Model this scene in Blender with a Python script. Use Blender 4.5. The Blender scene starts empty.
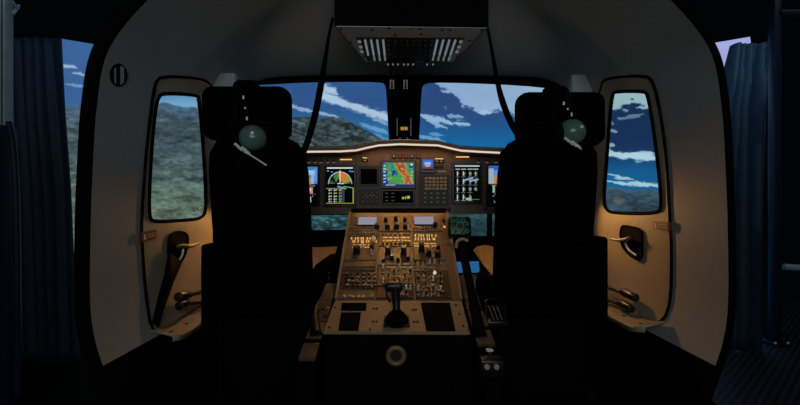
import bpy, bmesh, math, random
import numpy as np
from mathutils import Vector, Matrix

# ------------------------------------------------------------------ camera, world, lights
scene = bpy.context.scene
COL = scene.collection
random.seed(4)
F = 400.0            # focal length in pixels of an 800 px wide frame
CZ = 0.9             # eye height above the cockpit floor
cam_d = bpy.data.cameras.new('camera')
cam_d.sensor_width = 36.0
cam_d.lens = 18.0
cam_d.clip_start = 0.02
cam = bpy.data.objects.new('camera', cam_d)
COL.objects.link(cam)
cam.location = (0, 0, CZ)
cam.rotation_euler = (math.radians(90), 0, 0)
scene.camera = cam

world = bpy.data.worlds.new('world')
scene.world = world
world.use_nodes = True
wb = world.node_tree.nodes['Background']
wb.inputs[0].default_value = (0.55, 0.7, 1.0, 1)
wb.inputs[1].default_value = 0.0012

vs = scene.view_settings
vs.view_transform = 'Standard'
vs.look = 'None'
vs.exposure = 0.0
vs.gamma = 1.0
vs.use_curve_mapping = False


def area(name, loc, target, size, size_y, power, color):
    l = bpy.data.lights.new(name, 'AREA')
    l.shape = 'RECTANGLE'
    l.size, l.size_y = size, size_y
    l.energy = power
    l.color = color
    o = bpy.data.objects.new(name, l)
    COL.objects.link(o)
    o.location = loc
    d = Vector(target) - Vector(loc)
    o.rotation_euler = d.to_track_quat('-Z', 'Y').to_euler()
    return o


def point(name, loc, power, color, r=0.03):
    l = bpy.data.lights.new(name, 'POINT')
    l.energy = power
    l.color = color
    l.shadow_soft_size = r
    o = bpy.data.objects.new(name, l)
    COL.objects.link(o)
    o.location = loc
    return o


WARM = (1.0, 0.47, 0.14)
# fill light added behind the camera for the dim simulator bay
area('bay_fill', (0.1, -1.1, 1.5), (0, 1.2, 1.1), 1.6, 0.6, 13.5, (0.86, 0.95, 1.0))
# unseen fill lights added to brighten the right walkway and both curtains
area('walkway_fill', (2.9, 2.0, 2.9), (2.3, 2.3, 0.0), 0.6, 0.6, 1.0, (0.75, 0.85, 1.0))
cl_ = area('curtain_fill', (1.80, 1.7, 2.5), (2.06, 2.45, 1.62), 0.1, 0.1, 0.85, (0.35, 0.68, 1.0))
cl_.data.spread = math.radians(65)
cl_ = area('curtain_fill', (-1.72, 1.35, 2.3), (-2.0, 2.3, 1.62), 0.1, 0.1, 0.22, (0.45, 0.7, 1.0))
cl_.data.spread = math.radians(75)
# warm lights without fixtures: added panel, door and footwell fills, plus console floods
area('panel_fill', (0.0, 2.05, CZ + 0.265), (0.0, 2.14, CZ + 0.10), 1.6, 0.02, 0.7, WARM)  # added fill that gives the panel face its amber light
cf_ = area('console_flood', (-0.01, 1.90, CZ + 0.60), (-0.01, 1.76, CZ - 0.2), 0.08, 0.05, 0.62, WARM)
cf_.data.spread = math.radians(80)
area('pedestal_flood', (0.0, 2.0, CZ - 0.01), (0.0, 1.75, CZ - 0.21), 0.44, 0.02, 0.18, WARM)
fl = area('door_fill', (-0.78, 2.08, CZ - 0.05), (-0.93, 1.62, CZ - 0.36), 0.05, 0.05, 0.30, WARM)  # added fills that warm the doors and side walls, no lamps here
fr_ = area('door_fill', (0.80, 2.08, CZ - 0.02), (1.00, 1.30, CZ - 0.36), 0.05, 0.05, 0.52, WARM)
fc_ = area('footwell_fill', (-0.42, 2.10, CZ - 0.08), (-0.42, 2.2, CZ - 0.6), 0.10, 0.05, 0.22, WARM)  # added fills that brighten the footwell liners
fd_ = area('footwell_fill', (0.42, 2.10, CZ - 0.08), (0.42, 2.2, CZ - 0.6), 0.10, 0.05, 0.34, WARM)
for l in (fl, fr_):
    l.data.spread = math.radians(95)

# ------------------------------------------------------------------ helpers


def P(px, py, d):
    return Vector(((px - 400.0) / F * d, d, CZ + (202.5 - py) / F * d))


def to_px(p):
    return (400.0 + p[0] / p[1] * F, 202.5 - (p[2] - CZ) / p[1] * F)


def lin(c):
    c = np.asarray(c, float) / 255.0
    return np.where(c <= 0.04045, c / 12.92, ((c + 0.055) / 1.055) ** 2.4)


class Frame:
    """a working plane: origin, right, up and outward axes"""

    def __init__(self, o, u, v):
        self.o, self.u, self.v = Vector(o), Vector(u).normalized(), Vector(v).normalized()
        self.n = self.u.cross(self.v).normalized()
        m = Matrix.Identity(4)
        for i in range(3):
            m[i][0], m[i][1], m[i][2], m[i][3] = self.u[i], self.v[i], self.n[i], self.o[i]
        self.M = m

    def px(self, px, py):
        r = Vector(((px - 400.0) / F, 1.0, (202.5 - py) / F))
        c = Vector((0, 0, CZ))
        t = (self.o - c).dot(self.n) / r.dot(self.n)
        q = c + r * t - self.o
        return q.dot(self.u), q.dot(self.v)


class MB:
    def __init__(self, M=None):
        self.bm = bmesh.new()
        self.M = M or Matrix.Identity(4)

    def _merge(self, t, M=None):
        t.transform(self.M @ (M or Matrix.Identity(4)))
        me = bpy.data.meshes.new('tmp')
        t.to_mesh(me)
        t.free()
        self.bm.from_mesh(me)
        bpy.data.meshes.remove(me)
        return self

    def box(self, c, s, bev=0.0, seg=2, rot=None):
        t = bmesh.new()
        bmesh.ops.create_cube(t, size=1.0, matrix=Matrix.Diagonal((s[0], s[1], s[2], 1)))
        if bev > 0:
            bmesh.ops.bevel(t, geom=list(t.edges), offset=min(bev, min(s) * 0.49), segments=seg, profile=0.5, affect='EDGES')
        m = Matrix.Translation(c)
        if rot is not None:
            m = m @ rot.to_matrix().to_4x4()
        return self._merge(t, m)

    def cyl(self, a, b, r, r2=None, n=20, bev=0.0):
        a, b = Vector(a), Vector(b)
        d = b - a
        t = bmesh.new()
        bmesh.ops.create_cone(t, cap_ends=True, segments=n, radius1=r, radius2=r if r2 is None else r2, depth=d.length)
        if bev > 0:
            es = [e for e in t.edges if len(e.link_faces) == 2 and any(len(f.verts) > 4 for f in e.link_faces)]
            bmesh.ops.bevel(t, geom=es, offset=bev, segments=2, profile=0.5, affect='EDGES')
        m = Matrix.Translation((a + b) / 2) @ d.to_track_quat('Z', 'Y').to_matrix().to_4x4()
        return self._merge(t, m)

    def ell(self, c, r, n=20, rot=None):
        t = bmesh.new()
        bmesh.ops.create_uvsphere(t, u_segments=n, v_segments=max(8, n // 2), radius=1.0)
        t.transform(Matrix.Diagonal((r[0], r[1], r[2], 1)))
        m = Matrix.Translation(c)
        if rot is not None:
            m = m @ rot.to_matrix().to_4x4()
        return self._merge(t, m)

    def lathe(self, prof, c, axis, n=28):
        """prof: list of (radius, height along axis)"""
        t = bmesh.new()
        rings = []
        for r, h in prof:
            rings.append([t.verts.new((r * math.cos(2 * math.pi * i / n), r * math.sin(2 * math.pi * i / n), h)) for i in range(n)])
        for a, b in zip(rings, rings[1:]):
            for i in range(n):
                j = (i + 1) % n
                t.faces.new((a[i], a[j], b[j], b[i]))
        t.faces.new(rings[0])
        t.faces.new(rings[-1])
        m = Matrix.Translation(c) @ Vector(axis).to_track_quat('Z', 'Y').to_matrix().to_4x4()
        return self._merge(t, m)

    def tube(self, pts, r, n=10, closed=False, smooth=0):
        pts = [Vector(p) for p in pts]
        for _ in range(smooth):
            q = []
            m = len(pts)
            rng = range(m) if closed else range(m - 1)
            if not closed:
                q.append(pts[0])
            for i in rng:
                a, b = pts[i], pts[(i + 1) % m]
                q += [a * 0.75 + b * 0.25, a * 0.25 + b * 0.75]
            if not closed:
                q.append(pts[-1])
            pts = q
        m = len(pts)
        rr = r if isinstance(r, (list, tuple)) else None
        t = bmesh.new()
        rings = []
        up = None
        for i, p in enumerate(pts):
            if closed:
                d = pts[(i + 1) % m] - pts[i - 1]
            else:
                d = pts[min(i + 1, m - 1)] - pts[max(i - 1, 0)]
            d.normalize()
            if up is None:
                up = Vector((0, 0, 1)) if abs(d.z) < 0.9 else Vector((1, 0, 0))
            s = d.cross(up).normalized()
            up = s.cross(d).normalized()
            if rr:
                f = i / (m - 1) * (len(rr) - 1)
                k = min(int(f), len(rr) - 2)
                ri = rr[k] + (rr[k + 1] - rr[k]) * (f - k)
            else:
                ri = r
            rings.append([t.verts.new(p + (s * math.cos(2 * math.pi * k / n) + up * math.sin(2 * math.pi * k / n)) * ri) for k in range(n)])
        prs = list(zip(rings, rings[1:]))
        if closed:
            prs.append((rings[-1], rings[0]))
        for a, b in prs:
            for k in range(n):
                j = (k + 1) % n
                t.faces.new((a[k], a[j], b[j], b[k]))
        if not closed:
            t.faces.new(rings[0])
            t.faces.new(rings[-1])
        return self._merge(t)

    def prism(self, poly, h0, h1, holes=()):
        """polygon in the frame's u,v plane extruded from n=h0 to n=h1"""
        t = bmesh.new()
        es = []
        for lp in [poly] + list(holes):
            vv = [t.verts.new((p[0], p[1], h0)) for p in lp]
            for i in range(len(vv)):
                es.append(t.edges.new((vv[i], vv[(i + 1) % len(vv)])))
        if holes:
            r = bmesh.ops.triangle_fill(t, use_beauty=True, use_dissolve=False, edges=es)
            fs = [g for g in r['geom'] if isinstance(g, bmesh.types.BMFace)]
        else:
            fs = [t.faces.new(vv)]
        r = bmesh.ops.extrude_face_region(t, geom=fs)
        for g in r['geom']:
            if isinstance(g, bmesh.types.BMVert):
                g.co.z = h1
        if h0 != h1:
            t.faces.ensure_lookup_table()
            for f in fs:
                if f.is_valid and f not in t.faces[:0]:
                    pass
            # keep the original fill as the back cap
            have = {frozenset(v.index for v in f.verts) for f in t.faces}
        bmesh.ops.recalc_face_normals(t, faces=t.faces)
        return self._merge(t)

    def build(self, name, mat, parent=None, recalc=True, angle=35, smooth=True):
        if recalc:
            bmesh.ops.recalc_face_normals(self.bm, faces=self.bm.faces)
        me = bpy.data.meshes.new(name)
        o = bpy.data.objects.new(name, me)
        org = ORG.get(parent, Vector((0, 0, 0))) if parent else None
        if parent is None:
            # origin in the middle of the base
            xs = [v.co for v in self.bm.verts]
            lo = Vector((min(v.x for v in xs), min(v.y for v in xs), min(v.z for v in xs)))
            hi = Vector((max(v.x for v in xs), max(v.y for v in xs), max(v.z for v in xs)))
            org = Vector(((lo.x + hi.x) / 2, (lo.y + hi.y) / 2, lo.z))
            o.location = org
        bmesh.ops.translate(self.bm, verts=self.bm.verts, vec=-org)
        self.bm.to_mesh(me)
        self.bm.free()
        me.materials.append(mat)
        if smooth:
            for p in me.polygons:
                p.use_smooth = True
            try:
                me.set_sharp_from_angle(angle=math.radians(angle))
            except Exception:
                pass
        COL.objects.link(o)
        ORG[o] = org
        if parent:
            o.parent = parent
        return o


ORG = {}


def thing(name, loc, label, cat, group=None):
    o = bpy.data.objects.new(name, None)
    o.empty_display_size = 0.1
    o.location = loc
    COL.objects.link(o)
    ORG[o] = Vector(loc)
    return tag(o, label, cat, group)


def tag(o, label, cat, group=None):
    o['label'] = label
    o['category'] = cat
    if group:
        o['group'] = group
    return o


def struct(o):
    o['kind'] = 'structure'
    return o


def lab(o, text):
    o['label'] = text
    return o


# ------------------------------------------------------------------ materials


def mat(name, rgb, rough=0.6, metal=0.0, var=0.15, scale=30.0, bump=0.0, spec=0.5):
    m = bpy.data.materials.new(name)
    m.use_nodes = True
    nt = m.node_tree
    b = nt.nodes['Principled BSDF']
    b.inputs['Roughness'].default_value = rough
    b.inputs['Metallic'].default_value = metal
    b.inputs['Specular IOR Level'].default_value = spec
    tc = nt.nodes.new('ShaderNodeTexCoord')
    nz = nt.nodes.new('ShaderNodeTexNoise')
    nz.inputs['Scale'].default_value = scale
    nz.inputs['Detail'].default_value = 4
    nt.links.new(tc.outputs['Object'], nz.inputs['Vector'])
    rp = nt.nodes.new('ShaderNodeValToRGB')
    rp.color_ramp.elements[0].position = 0.3
    rp.color_ramp.elements[1].position = 0.7
    rp.color_ramp.elements[0].color = tuple(c * (1 - var) for c in rgb) + (1,)
    rp.color_ramp.elements[1].color = tuple(min(1, c * (1 + var)) for c in rgb) + (1,)
    nt.links.new(nz.outputs['Fac'], rp.inputs['Fac'])
    nt.links.new(rp.outputs['Color'], b.inputs['Base Color'])
    if bump:
        bp = nt.nodes.new('ShaderNodeBump')
        bp.inputs['Strength'].default_value = bump
        bp.inputs['Distance'].default_value = 0.004
        nt.links.new(nz.outputs['Fac'], bp.inputs['Height'])
        nt.links.new(bp.outputs['Normal'], b.inputs['Normal'])
    return m


def emit(name, rgb, strength):
    m = bpy.data.materials.new(name)
    m.use_nodes = True
    nt = m.node_tree
    nt.nodes.clear()
    e = nt.nodes.new('ShaderNodeEmission')
    out = nt.nodes.new('ShaderNodeOutputMaterial')
    e.inputs['Color'].default_value = tuple(rgb) + (1,)
    e.inputs['Strength'].default_value = strength
    nt.links.new(e.outputs[0], out.inputs[0])
    return m


def screen_mat(name, strength):
    m = emit(name, (1, 1, 1), strength)
    nt = m.node_tree
    a = nt.nodes.new('ShaderNodeAttribute')
    a.attribute_name = 'picture'
    e = [n for n in nt.nodes if n.type == 'EMISSION'][0]
    nt.links.new(a.outputs['Color'], e.inputs['Color'])
    return m


def glass_mat():
    m = bpy.data.materials.new('clear_pane')
    m.use_nodes = True
    nt = m.node_tree
    nt.nodes.clear()
    tr = nt.nodes.new('ShaderNodeBsdfTransparent')
    tr.inputs[0].default_value = (0.95, 0.97, 0.97, 1)
    gl = nt.nodes.new('ShaderNodeBsdfGlossy')
    gl.inputs['Roughness'].default_value = 0.03
    fr = nt.nodes.new('ShaderNodeFresnel')
    fr.inputs[0].default_value = 1.03
    mx = nt.nodes.new('ShaderNodeMixShader')
    out = nt.nodes.new('ShaderNodeOutputMaterial')
    mu = nt.nodes.new('ShaderNodeMath')
    mu.operation = 'MULTIPLY'
    mu.inputs[1].default_value = 0.35
    nt.links.new(fr.outputs[0], mu.inputs[0])
    nt.links.new(mu.outputs[0], mx.inputs[0])
    nt.links.new(tr.outputs[0], mx.inputs[1])
    nt.links.new(gl.outputs[0], mx.inputs[2])
    nt.links.new(mx.outputs[0], out.inputs[0])
    return m


def plate_mat():
    """black walkway plate with rows of raised pips"""
    m = bpy.data.materials.new('pip_plate')
    m.use_nodes = True
    nt = m.node_tree
    b = nt.nodes['Principled BSDF']
    b.inputs['Roughness'].default_value = 0.55
    tc = nt.nodes.new('ShaderNodeTexCoord')
    mp = nt.nodes.new('ShaderNodeMapping')
    mp.inputs['Rotation'].default_value = (0, 0, math.radians(45))
    mp.inputs['Scale'].default_value = (30, 36, 1)
    vo = nt.nodes.new('ShaderNodeTexVoronoi')
    vo.inputs['Scale'].default_value = 1.0
    vo.inputs['Randomness'].default_value = 0.0
    rp = nt.nodes.new('ShaderNodeValToRGB')
    rp.color_ramp.elements[0].position = 0.22
    rp.color_ramp.elements[0].color = (0.07, 0.065, 0.06, 1)
    rp.color_ramp.elements[1].position = 0.34
    rp.color_ramp.elements[1].color = (0.006, 0.006, 0.007, 1)
    nt.links.new(tc.outputs['Object'], mp.inputs['Vector'])
    nt.links.new(mp.outputs[0], vo.inputs['Vector'])
    nt.links.new(vo.outputs['Distance'], rp.inputs['Fac'])
    nt.links.new(rp.outputs[0], b.inputs['Base Color'])
    return m


M = {
    'liner': mat('grey_liner', (0.34, 0.335, 0.32), 0.55, var=0.05, scale=60, bump=0.06),
    'head': mat('headliner', (0.20, 0.215, 0.21), 0.75, var=0.08, scale=80, bump=0.1),
    'door': mat('door_liner', (0.38, 0.315, 0.225), 0.5, var=0.05, scale=50, bump=0.05),
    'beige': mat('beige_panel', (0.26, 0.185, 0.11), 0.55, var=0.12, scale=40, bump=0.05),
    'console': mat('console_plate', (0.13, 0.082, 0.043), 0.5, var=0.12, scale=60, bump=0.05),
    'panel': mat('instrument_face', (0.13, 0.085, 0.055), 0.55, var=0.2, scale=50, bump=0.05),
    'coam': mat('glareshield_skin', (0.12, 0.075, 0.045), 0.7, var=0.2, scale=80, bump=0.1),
    'black': mat('matt_black', (0.003, 0.003, 0.0035), 0.8, var=0.2, scale=50, spec=0.03),
    'rubber': mat('black_rubber', (0.003, 0.003, 0.003), 0.8, var=0.1, scale=60, spec=0.04),
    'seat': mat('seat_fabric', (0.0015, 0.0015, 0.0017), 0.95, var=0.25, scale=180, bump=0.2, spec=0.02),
    'knob': mat('knob_plastic', (0.010, 0.009, 0.009), 0.35, var=0.1, scale=60),
    'dark': mat('dark_module', (0.014, 0.009, 0.006), 0.5, var=0.2, scale=60),
    'maroon': mat('maroon_module', (0.030, 0.008, 0.006), 0.5, var=0.2, scale=60),
    'key': mat('key_cap', (0.16, 0.12, 0.09), 0.45, var=0.1, scale=60),
    'metal': mat('bright_metal', (0.9, 0.92, 0.92), 0.35, 0.1, var=0.1, scale=60),
    'alu': mat('extruded_aluminium', (0.42, 0.50, 0.53), 0.4, 0.1, var=0.1, scale=20),
    'navy': mat('navy_steel', (0.012, 0.02, 0.045), 0.4, 0.2, var=0.2, scale=20),
    'curtain': mat('navy_curtain', (0.014, 0.034, 0.060), 0.7, var=0.25, scale=25, bump=0.1),
    'cup': mat('green_earcup', (0.11, 0.21, 0.165), 0.25, var=0.1, scale=40),
    'grey': mat('grey_paint', (0.42, 0.45, 0.45), 0.5, var=0.08, scale=40),
    'light_grey': mat('overhead_grey', (0.72, 0.76, 0.78), 0.5, var=0.05, scale=40),
    'white': mat('white_paint', (0.7, 0.7, 0.68), 0.5, var=0.05, scale=40),
    'red': mat('red_placard', (0.17, 0.014, 0.010), 0.5, var=0.1, scale=60),
    'tan': mat('tan_plastic', (0.45, 0.33, 0.2), 0.5, var=0.1, scale=40),
    'tread': mat('worn_tread', (0.09, 0.06, 0.03), 0.6, var=0.2, scale=30),
    'pale': mat('pale_plastic', (0.17, 0.135, 0.06), 0.45, var=0.1, scale=40),
    'plate': plate_mat(),
    'glass': glass_mat(),
    'amber': emit('amber_legend', (1.0, 0.55, 0.16), 0.95),
    'amber_dim': emit('dim_amber_legend', (1.0, 0.5, 0.16), 0.26),
    'legend': emit('white_legend', (0.70, 0.85, 0.95), 0.2),
    'legend_dim': emit('dim_white_legend', (0.8, 0.8, 0.75), 0.16),
    'lilac': emit('lilac_readout', (0.62, 0.60, 0.78), 0.42),
    'green': emit('green_backlight', (0.05, 0.5, 0.25), 0.16),
    'redlamp': emit('red_lamp', (1.0, 0.13, 0.05), 0.25),
    'strip': emit('light_strip', (1.0, 0.83, 0.68), 0.75),
    'scr': screen_mat('display_picture', 1.0),
    'dome': screen_mat('dome_picture', 1.0),
}


# ------------------------------------------------------------------ painted pictures (screens)


def vnoise(x, y, seed=0):
    xi, yi = np.floor(x), np.floor(y)
    fx, fy = x - xi, y - yi
    fx, fy = fx * fx * (3 - 2 * fx), fy * fy * (3 - 2 * fy)

    def h(a, b):
        s = np.sin(a * 127.1 + b * 311.7 + seed * 74.7) * 43758.5453
        return s - np.floor(s)
    return (h(xi, yi) * (1 - fx) + h(xi + 1, yi) * fx) * (1 - fy) + (h(xi, yi + 1) * (1 - fx) + h(xi + 1, yi + 1) * fx) * fy


def fbm(x, y, seed=0, o=5):
    s, a, t = 0, 1.0, 0
    for i in range(o):
        s = s + a * vnoise(x * 2 ** i, y * 2 ** i, seed + i)
        t += a
        a *= 0.55
    return s / t


def sstep(a, b, x):
    t = np.clip((x - a) / (b - a), 0, 1)
    return t * t * (3 - 2 * t)


def picture_grid(name, pts, rgb, material, parent=None):
    """pts (h,w,3) grid of points with linear colours rgb (h,w,3) at the points"""
    h, w = pts.shape[:2]
    if parent is None:
        flat = pts.reshape(-1, 3)
        lo, hi = flat.min(0), flat.max(0)
        org = np.array([(lo[0] + hi[0]) / 2, (lo[1] + hi[1]) / 2, lo[2]])
    else:
        org = np.array(ORG[parent])
    me = bpy.data.meshes.new(name)
    idx = np.arange(h * w).reshape(h, w)
    q = np.stack([idx[:-1, :-1], idx[:-1, 1:], idx[1:, 1:], idx[1:, :-1]], -1).reshape(-1, 4)
    me.vertices.add(h * w)
    me.vertices.foreach_set('co', (pts.reshape(-1, 3) - org).astype(np.float32).ravel())
    me.loops.add(q.size)
    me.loops.foreach_set('vertex_index', q.astype(np.int32).ravel())
    me.polygons.add(len(q))
    me.polygons.foreach_set('loop_start', np.arange(0, q.size, 4, dtype=np.int32))
    me.update(calc_edges=True)
    at = me.color_attributes.new('picture', 'FLOAT_COLOR', 'POINT')
    rgba = np.ones((h * w, 4), np.float32)
    rgba[:, :3] = rgb.reshape(-1, 3)
    at.data.foreach_set('color', rgba.ravel())
    me.materials.append(material)
    o = bpy.data.objects.new(name, me)
    COL.objects.link(o)
    ORG[o] = Vector(org)
    if parent is None:
        o.location = org
    else:
        o.parent = parent
    return o


def mix(a, b, t):
    return a * (1 - t[..., None]) + np.asarray(b, float) * t[..., None]


def seg_d(x, y, a, b):
    ax, ay, bx, by = a[0], a[1], b[0], b[1]
    L2 = (bx - ax) ** 2 + (by - ay) ** 2
    t = np.clip(((x - ax) * (bx - ax) + (y - ay) * (by - ay)) / L2, 0, 1)
    return np.hypot(x - ax - t * (bx - ax), y - ay - t * (by - ay)), t


def dome_paint(x, y):
    """colours of the projected landscape, 0..255, for points of the screen"""
    n1 = fbm(x / 16, y / 7, 1)
    n2 = fbm(x / 40, y / 18, 7)
    # sky
    c = np.zeros(x.shape + (3,))
    t = np.clip((y - 75) / 75, 0, 1)
    c[:] = np.array([50, 86, 140])
    c = mix(c, [42, 118, 172], sstep(0.3, 1.0, t))
    # right sky is darker at first, then turquoise
    tr = sstep(400, 430, x)
    rs = np.zeros_like(c) + np.array([46, 76, 128])
    rs = mix(rs, [22, 104, 162], sstep(108, 150, y))
    c = mix(c, rs, tr)
    # left side sky
    tl = 1 - sstep(225, 262, x)
    ls = np.zeros_like(c) + np.array([88, 140, 186])
    ls = mix(ls, [120, 168, 204], sstep(92, 106, y))
    c = mix(c, ls, tl)
    tll = 1 - sstep(100, 130, x)
    c = mix(c, [58, 98, 150], tll)
    # far right sky
    tR = sstep(570, 598, x)
    fs = np.zeros_like(c) + np.array([26, 50, 88])
    fs = mix(fs, [24, 96, 150], sstep(140, 180, y))
    c = mix(c, fs, tR)
    c = mix(c, [158, 168, 216], sstep(690, 705, x))
    white = np.array([176, 200, 226.0])
    wx = x + (fbm(x / 6, y / 4, 111) - 0.5) * 7
    wy = y + (fbm(x / 7, y / 3.2, 121) - 0.5) * 5

    def streak(c, a, b, wid, col=white, amp=1.0, seed=3, taper=True):
        d, tt = seg_d(wx, wy, a, b)
        w = wid * (0.5 + 1.0 * fbm(x / 7, y / 3, seed))
        if taper:
            w = w * (0.35 + 0.65 * np.sin(np.pi * np.clip(tt, 0.02, 0.98)))
        return mix(c, col, amp * (1 - sstep(0.45, 1.3, d / np.maximum(w, 0.2))))
    # left windscreen clouds
    c = streak(c, (324, 96), (388, 118), 4.6, taper=False)
    c = streak(c, (320, 84), (338, 94), 4.0, amp=0.9, seed=9)
    c = streak(c, (322, 92), (336, 90), 2.5, amp=0.7, seed=12)
    c = streak(c, (280, 104), (345, 119), 1.6, amp=0.75)
    c = streak(c, (284, 104), (297, 106), 1.8, amp=0.6)
    c = streak(c, (360, 123), (388, 133), 2.6, [120, 176, 214], 0.7)
    c = streak(c, (372, 119), (388, 124), 1.8, amp=0.6)
    c = streak(c, (366, 131), (388, 139), 2.4, [110, 170, 210], 0.5)
    # right windscreen: bank of cloud above a slanting edge
    edge = np.interp(x, [400, 432, 440, 452, 463, 476, 486, 500, 515, 530, 560], [60, 76, 88, 94, 105, 110, 113, 110, 116, 121, 124])
    bank = sstep(-1.5, 1.5, edge + (fbm(x / 7, y / 4, 21) - 0.5) * 13 - y) * tr * (1 - tR)
    c = mix(c, [150, 178, 214], bank * 0.97)
    c = mix(c, [160, 192, 210], bank * sstep(490, 540, x) * 0.5)
    for a, b, w, am in [((420, 115), (452, 124), 3.6, 0.9), ((428, 121), (446, 129), 2.4, 0.8), ((447, 114), (462, 118), 2.4, 0.7),
                        ((454, 122), (470, 125), 3.0, 0.9), ((444, 108), (447, 109), 2.0, 0.3), ((418, 136), (446, 141), 2.6, 0.6), ((430, 134), (444, 136), 1.5, 0.5),
                        ((478, 113), (490, 112), 2.6, 0.9)]:
        c = streak(c, a, b, w, [164, 196, 226], am, seed=31)
    # right door window clouds
    top = np.interp(x, [590, 612, 622, 634, 646, 670], [118, 113, 107, 104, 108, 110])
    tb = sstep(-2.5, 2.5, top + (fbm(x / 8, y / 3, 41) - 0.5) * 26 - y) * tR * (1 - sstep(688, 700, x))
    c = mix(c, [158, 192, 200], tb)
    for a, b, w, am in [((598, 149), (612, 152), 3.5, 0.9), ((606, 154), (664, 158), 4.4, 1.0), ((632, 153), (655, 154), 3.0, 0.9),
                        ((600, 128), (616, 131), 2.6, 0.7), ((606, 122), (616, 124), 2.0, 0.5), ((604, 143), (614, 146), 2.4, 0.8),
                        ((606, 174), (632, 179), 1.8, 0.9), ((606, 181), (664, 187), 2.2, 0.95), ((636, 183), (664, 185), 1.8, 0.9), ((618, 119), (642, 115), 2.6, 0.5)]:
        c = streak(c, a, b, w, [176, 208, 220], am * 1.0, seed=51)
    # far left clouds
    c = streak(c, (64, 66), (78, 67), 2.0, amp=0.8)
    c = streak(c, (72, 73), (86, 75), 1.8, amp=0.7)
    c = streak(c, (64, 84), (84, 86), 1.6, amp=0.5)
    # ground
    hor = np.interp(x, [40, 100, 146, 156, 163, 170, 182, 205, 225, 250, 285, 300, 310, 322, 335, 345, 356, 366, 378, 390, 410, 560, 598, 612, 635, 650, 668, 690, 760],
                    [105, 106, 107, 105, 102.5, 104, 107, 108, 111, 121, 119, 117, 116, 117.5, 117, 119, 125, 130, 137, 143, 152, 172, 190, 187, 190, 189, 193, 200, 215])
    hor = hor + (fbm(x / 6, y * 0 + 2.0, 61) - 0.5) * 2.2
    g = np.zeros_like(c)
    depth = np.clip((y - hor), 0, None)
    gl = np.array([74, 92, 98.0])
    far = np.array([66, 88, 108.0])
    g[:] = far
    g = mix(g, gl, sstep(2, 22, depth))
    g = mix(g, [92, 110, 98], sstep(40, 110, depth))
    # front mountain
    mt = sstep(240, 280, x) * (1 - sstep(395, 410, x))
    mcol = np.zeros_like(c) + np.array([54, 66, 70.0])
    g = mix(g, mcol[0, 0], mt * 0.9)
    mr = sstep(560, 596, x)
    g = mix(g, [52, 72, 84], mr)
    # chin windows
    ch = sstep(206, 214, y) * sstep(250, 300, x) * (1 - sstep(530, 570, x))
    g = mix(g, [44, 74, 80], ch)
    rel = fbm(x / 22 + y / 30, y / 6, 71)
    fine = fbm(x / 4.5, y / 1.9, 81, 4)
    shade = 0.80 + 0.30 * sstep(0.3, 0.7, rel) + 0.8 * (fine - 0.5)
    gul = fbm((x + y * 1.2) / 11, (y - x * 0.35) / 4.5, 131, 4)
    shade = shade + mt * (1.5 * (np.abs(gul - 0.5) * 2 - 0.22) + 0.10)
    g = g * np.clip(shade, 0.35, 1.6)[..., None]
    # ridges on the left plain
    for yy, sd in ((132, 5), (150, 8), (176, 11)):
        rl = yy + (fbm(x / 14, x * 0 + yy, sd) - 0.5) * 16
        k = np.exp(-((y - rl) / 2.6) ** 2) * (1 - sstep(215, 235, x))
        g = mix(g, [44, 58, 66], k * 0.5)
    pale = sstep(0.56, 0.72, fbm(x / 10, y / 6, 93)) * sstep(60, 120, depth) * (1 - sstep(215, 235, x))
    g = mix(g, [128, 142, 120], pale * 0.6)
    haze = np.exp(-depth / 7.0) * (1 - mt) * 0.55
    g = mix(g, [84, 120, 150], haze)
    # lower blue water seen under the right panel
    lake = sstep(250, 257, y) * sstep(420, 440, x)
    g = mix(g, [40, 96, 150], lake * (1 - sstep(0.62, 0.7, n1) * 0.5))
    gm = sstep(-0.5, 0.5, y - hor)
    c = c * (1 - gm[..., None]) + g * gm[..., None]
    c = c * (0.94 + 0.12 * n2)[..., None]
    return lin(np.clip(c, 0, 255))


# ------------------------------------------------------------------ projection dome
def build_dome():
    R, cy = 2.75, 1.55
    na, nz = 860, 380
    a0, a1 = math.radians(-63), math.radians(64)
    A = np.linspace(a0, a1, na)
    T = np.linspace(0, 1, nz)
    AA, TT = np.meshgrid(A, T)
    ztop = 0.93 + 0.43 * np.cos(AA)
    zb = -1.0
    Z = ztop + (zb - ztop) * TT
    # the screen leans in a little towards its top
    r = R - 0.10 * np.clip(Z, 0, 2) ** 2
    X = r * np.sin(AA)
    Y = cy + r * np.cos(AA)
    px = 400 + X / Y * F
    py = 202.5 - Z / Y * F
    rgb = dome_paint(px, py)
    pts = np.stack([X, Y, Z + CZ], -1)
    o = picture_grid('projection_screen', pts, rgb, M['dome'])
    sm = o.modifiers.new('thickness', 'SOLIDIFY')
    sm.thickness = 0.01
    sm.offset = 1
    tag(o, 'large curved simulator screen wrapped round the cockpit, showing blue sky, clouds and hills', 'screen')


build_dome()

# ------------------------------------------------------------------ cabin shell
CX = 0.028
PROF = [(.80, -.88), (.86, -.70), (.93, -.51), (.96, -.41), (.973, -.3), (.972, -.1), (.967, .06), (.952, .3),
        (.915, .468), (.80, .615), (.66, .73), (.48, .83), (.25, .89), (0, .91)]


def catmull(pts, n=12):
    out = []
    p = [pts[0]] + pts + [(-pts[-2][0], pts[-2][1])]
    for i in range(1, len(p) - 2):
        for k in range(n):
            t = k / n
            q = []
            for a in range(2):
                p0, p1, p2, p3 = p[i - 1][a], p[i][a], p[i + 1][a], p[i + 2][a]
                q.append(0.5 * ((2 * p1) + (-p0 + p2) * t + (2 * p0 - 5 * p1 + 4 * p2 - p3) * t * t + (-p0 + 3 * p1 - 3 * p2 + p3) * t ** 3))
            out.append(tuple(q))
    out.append(pts[-1])
    return out


PC = catmull(PROF)
Y_AFT, Y_FWD = 1.22, 2.24


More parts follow.
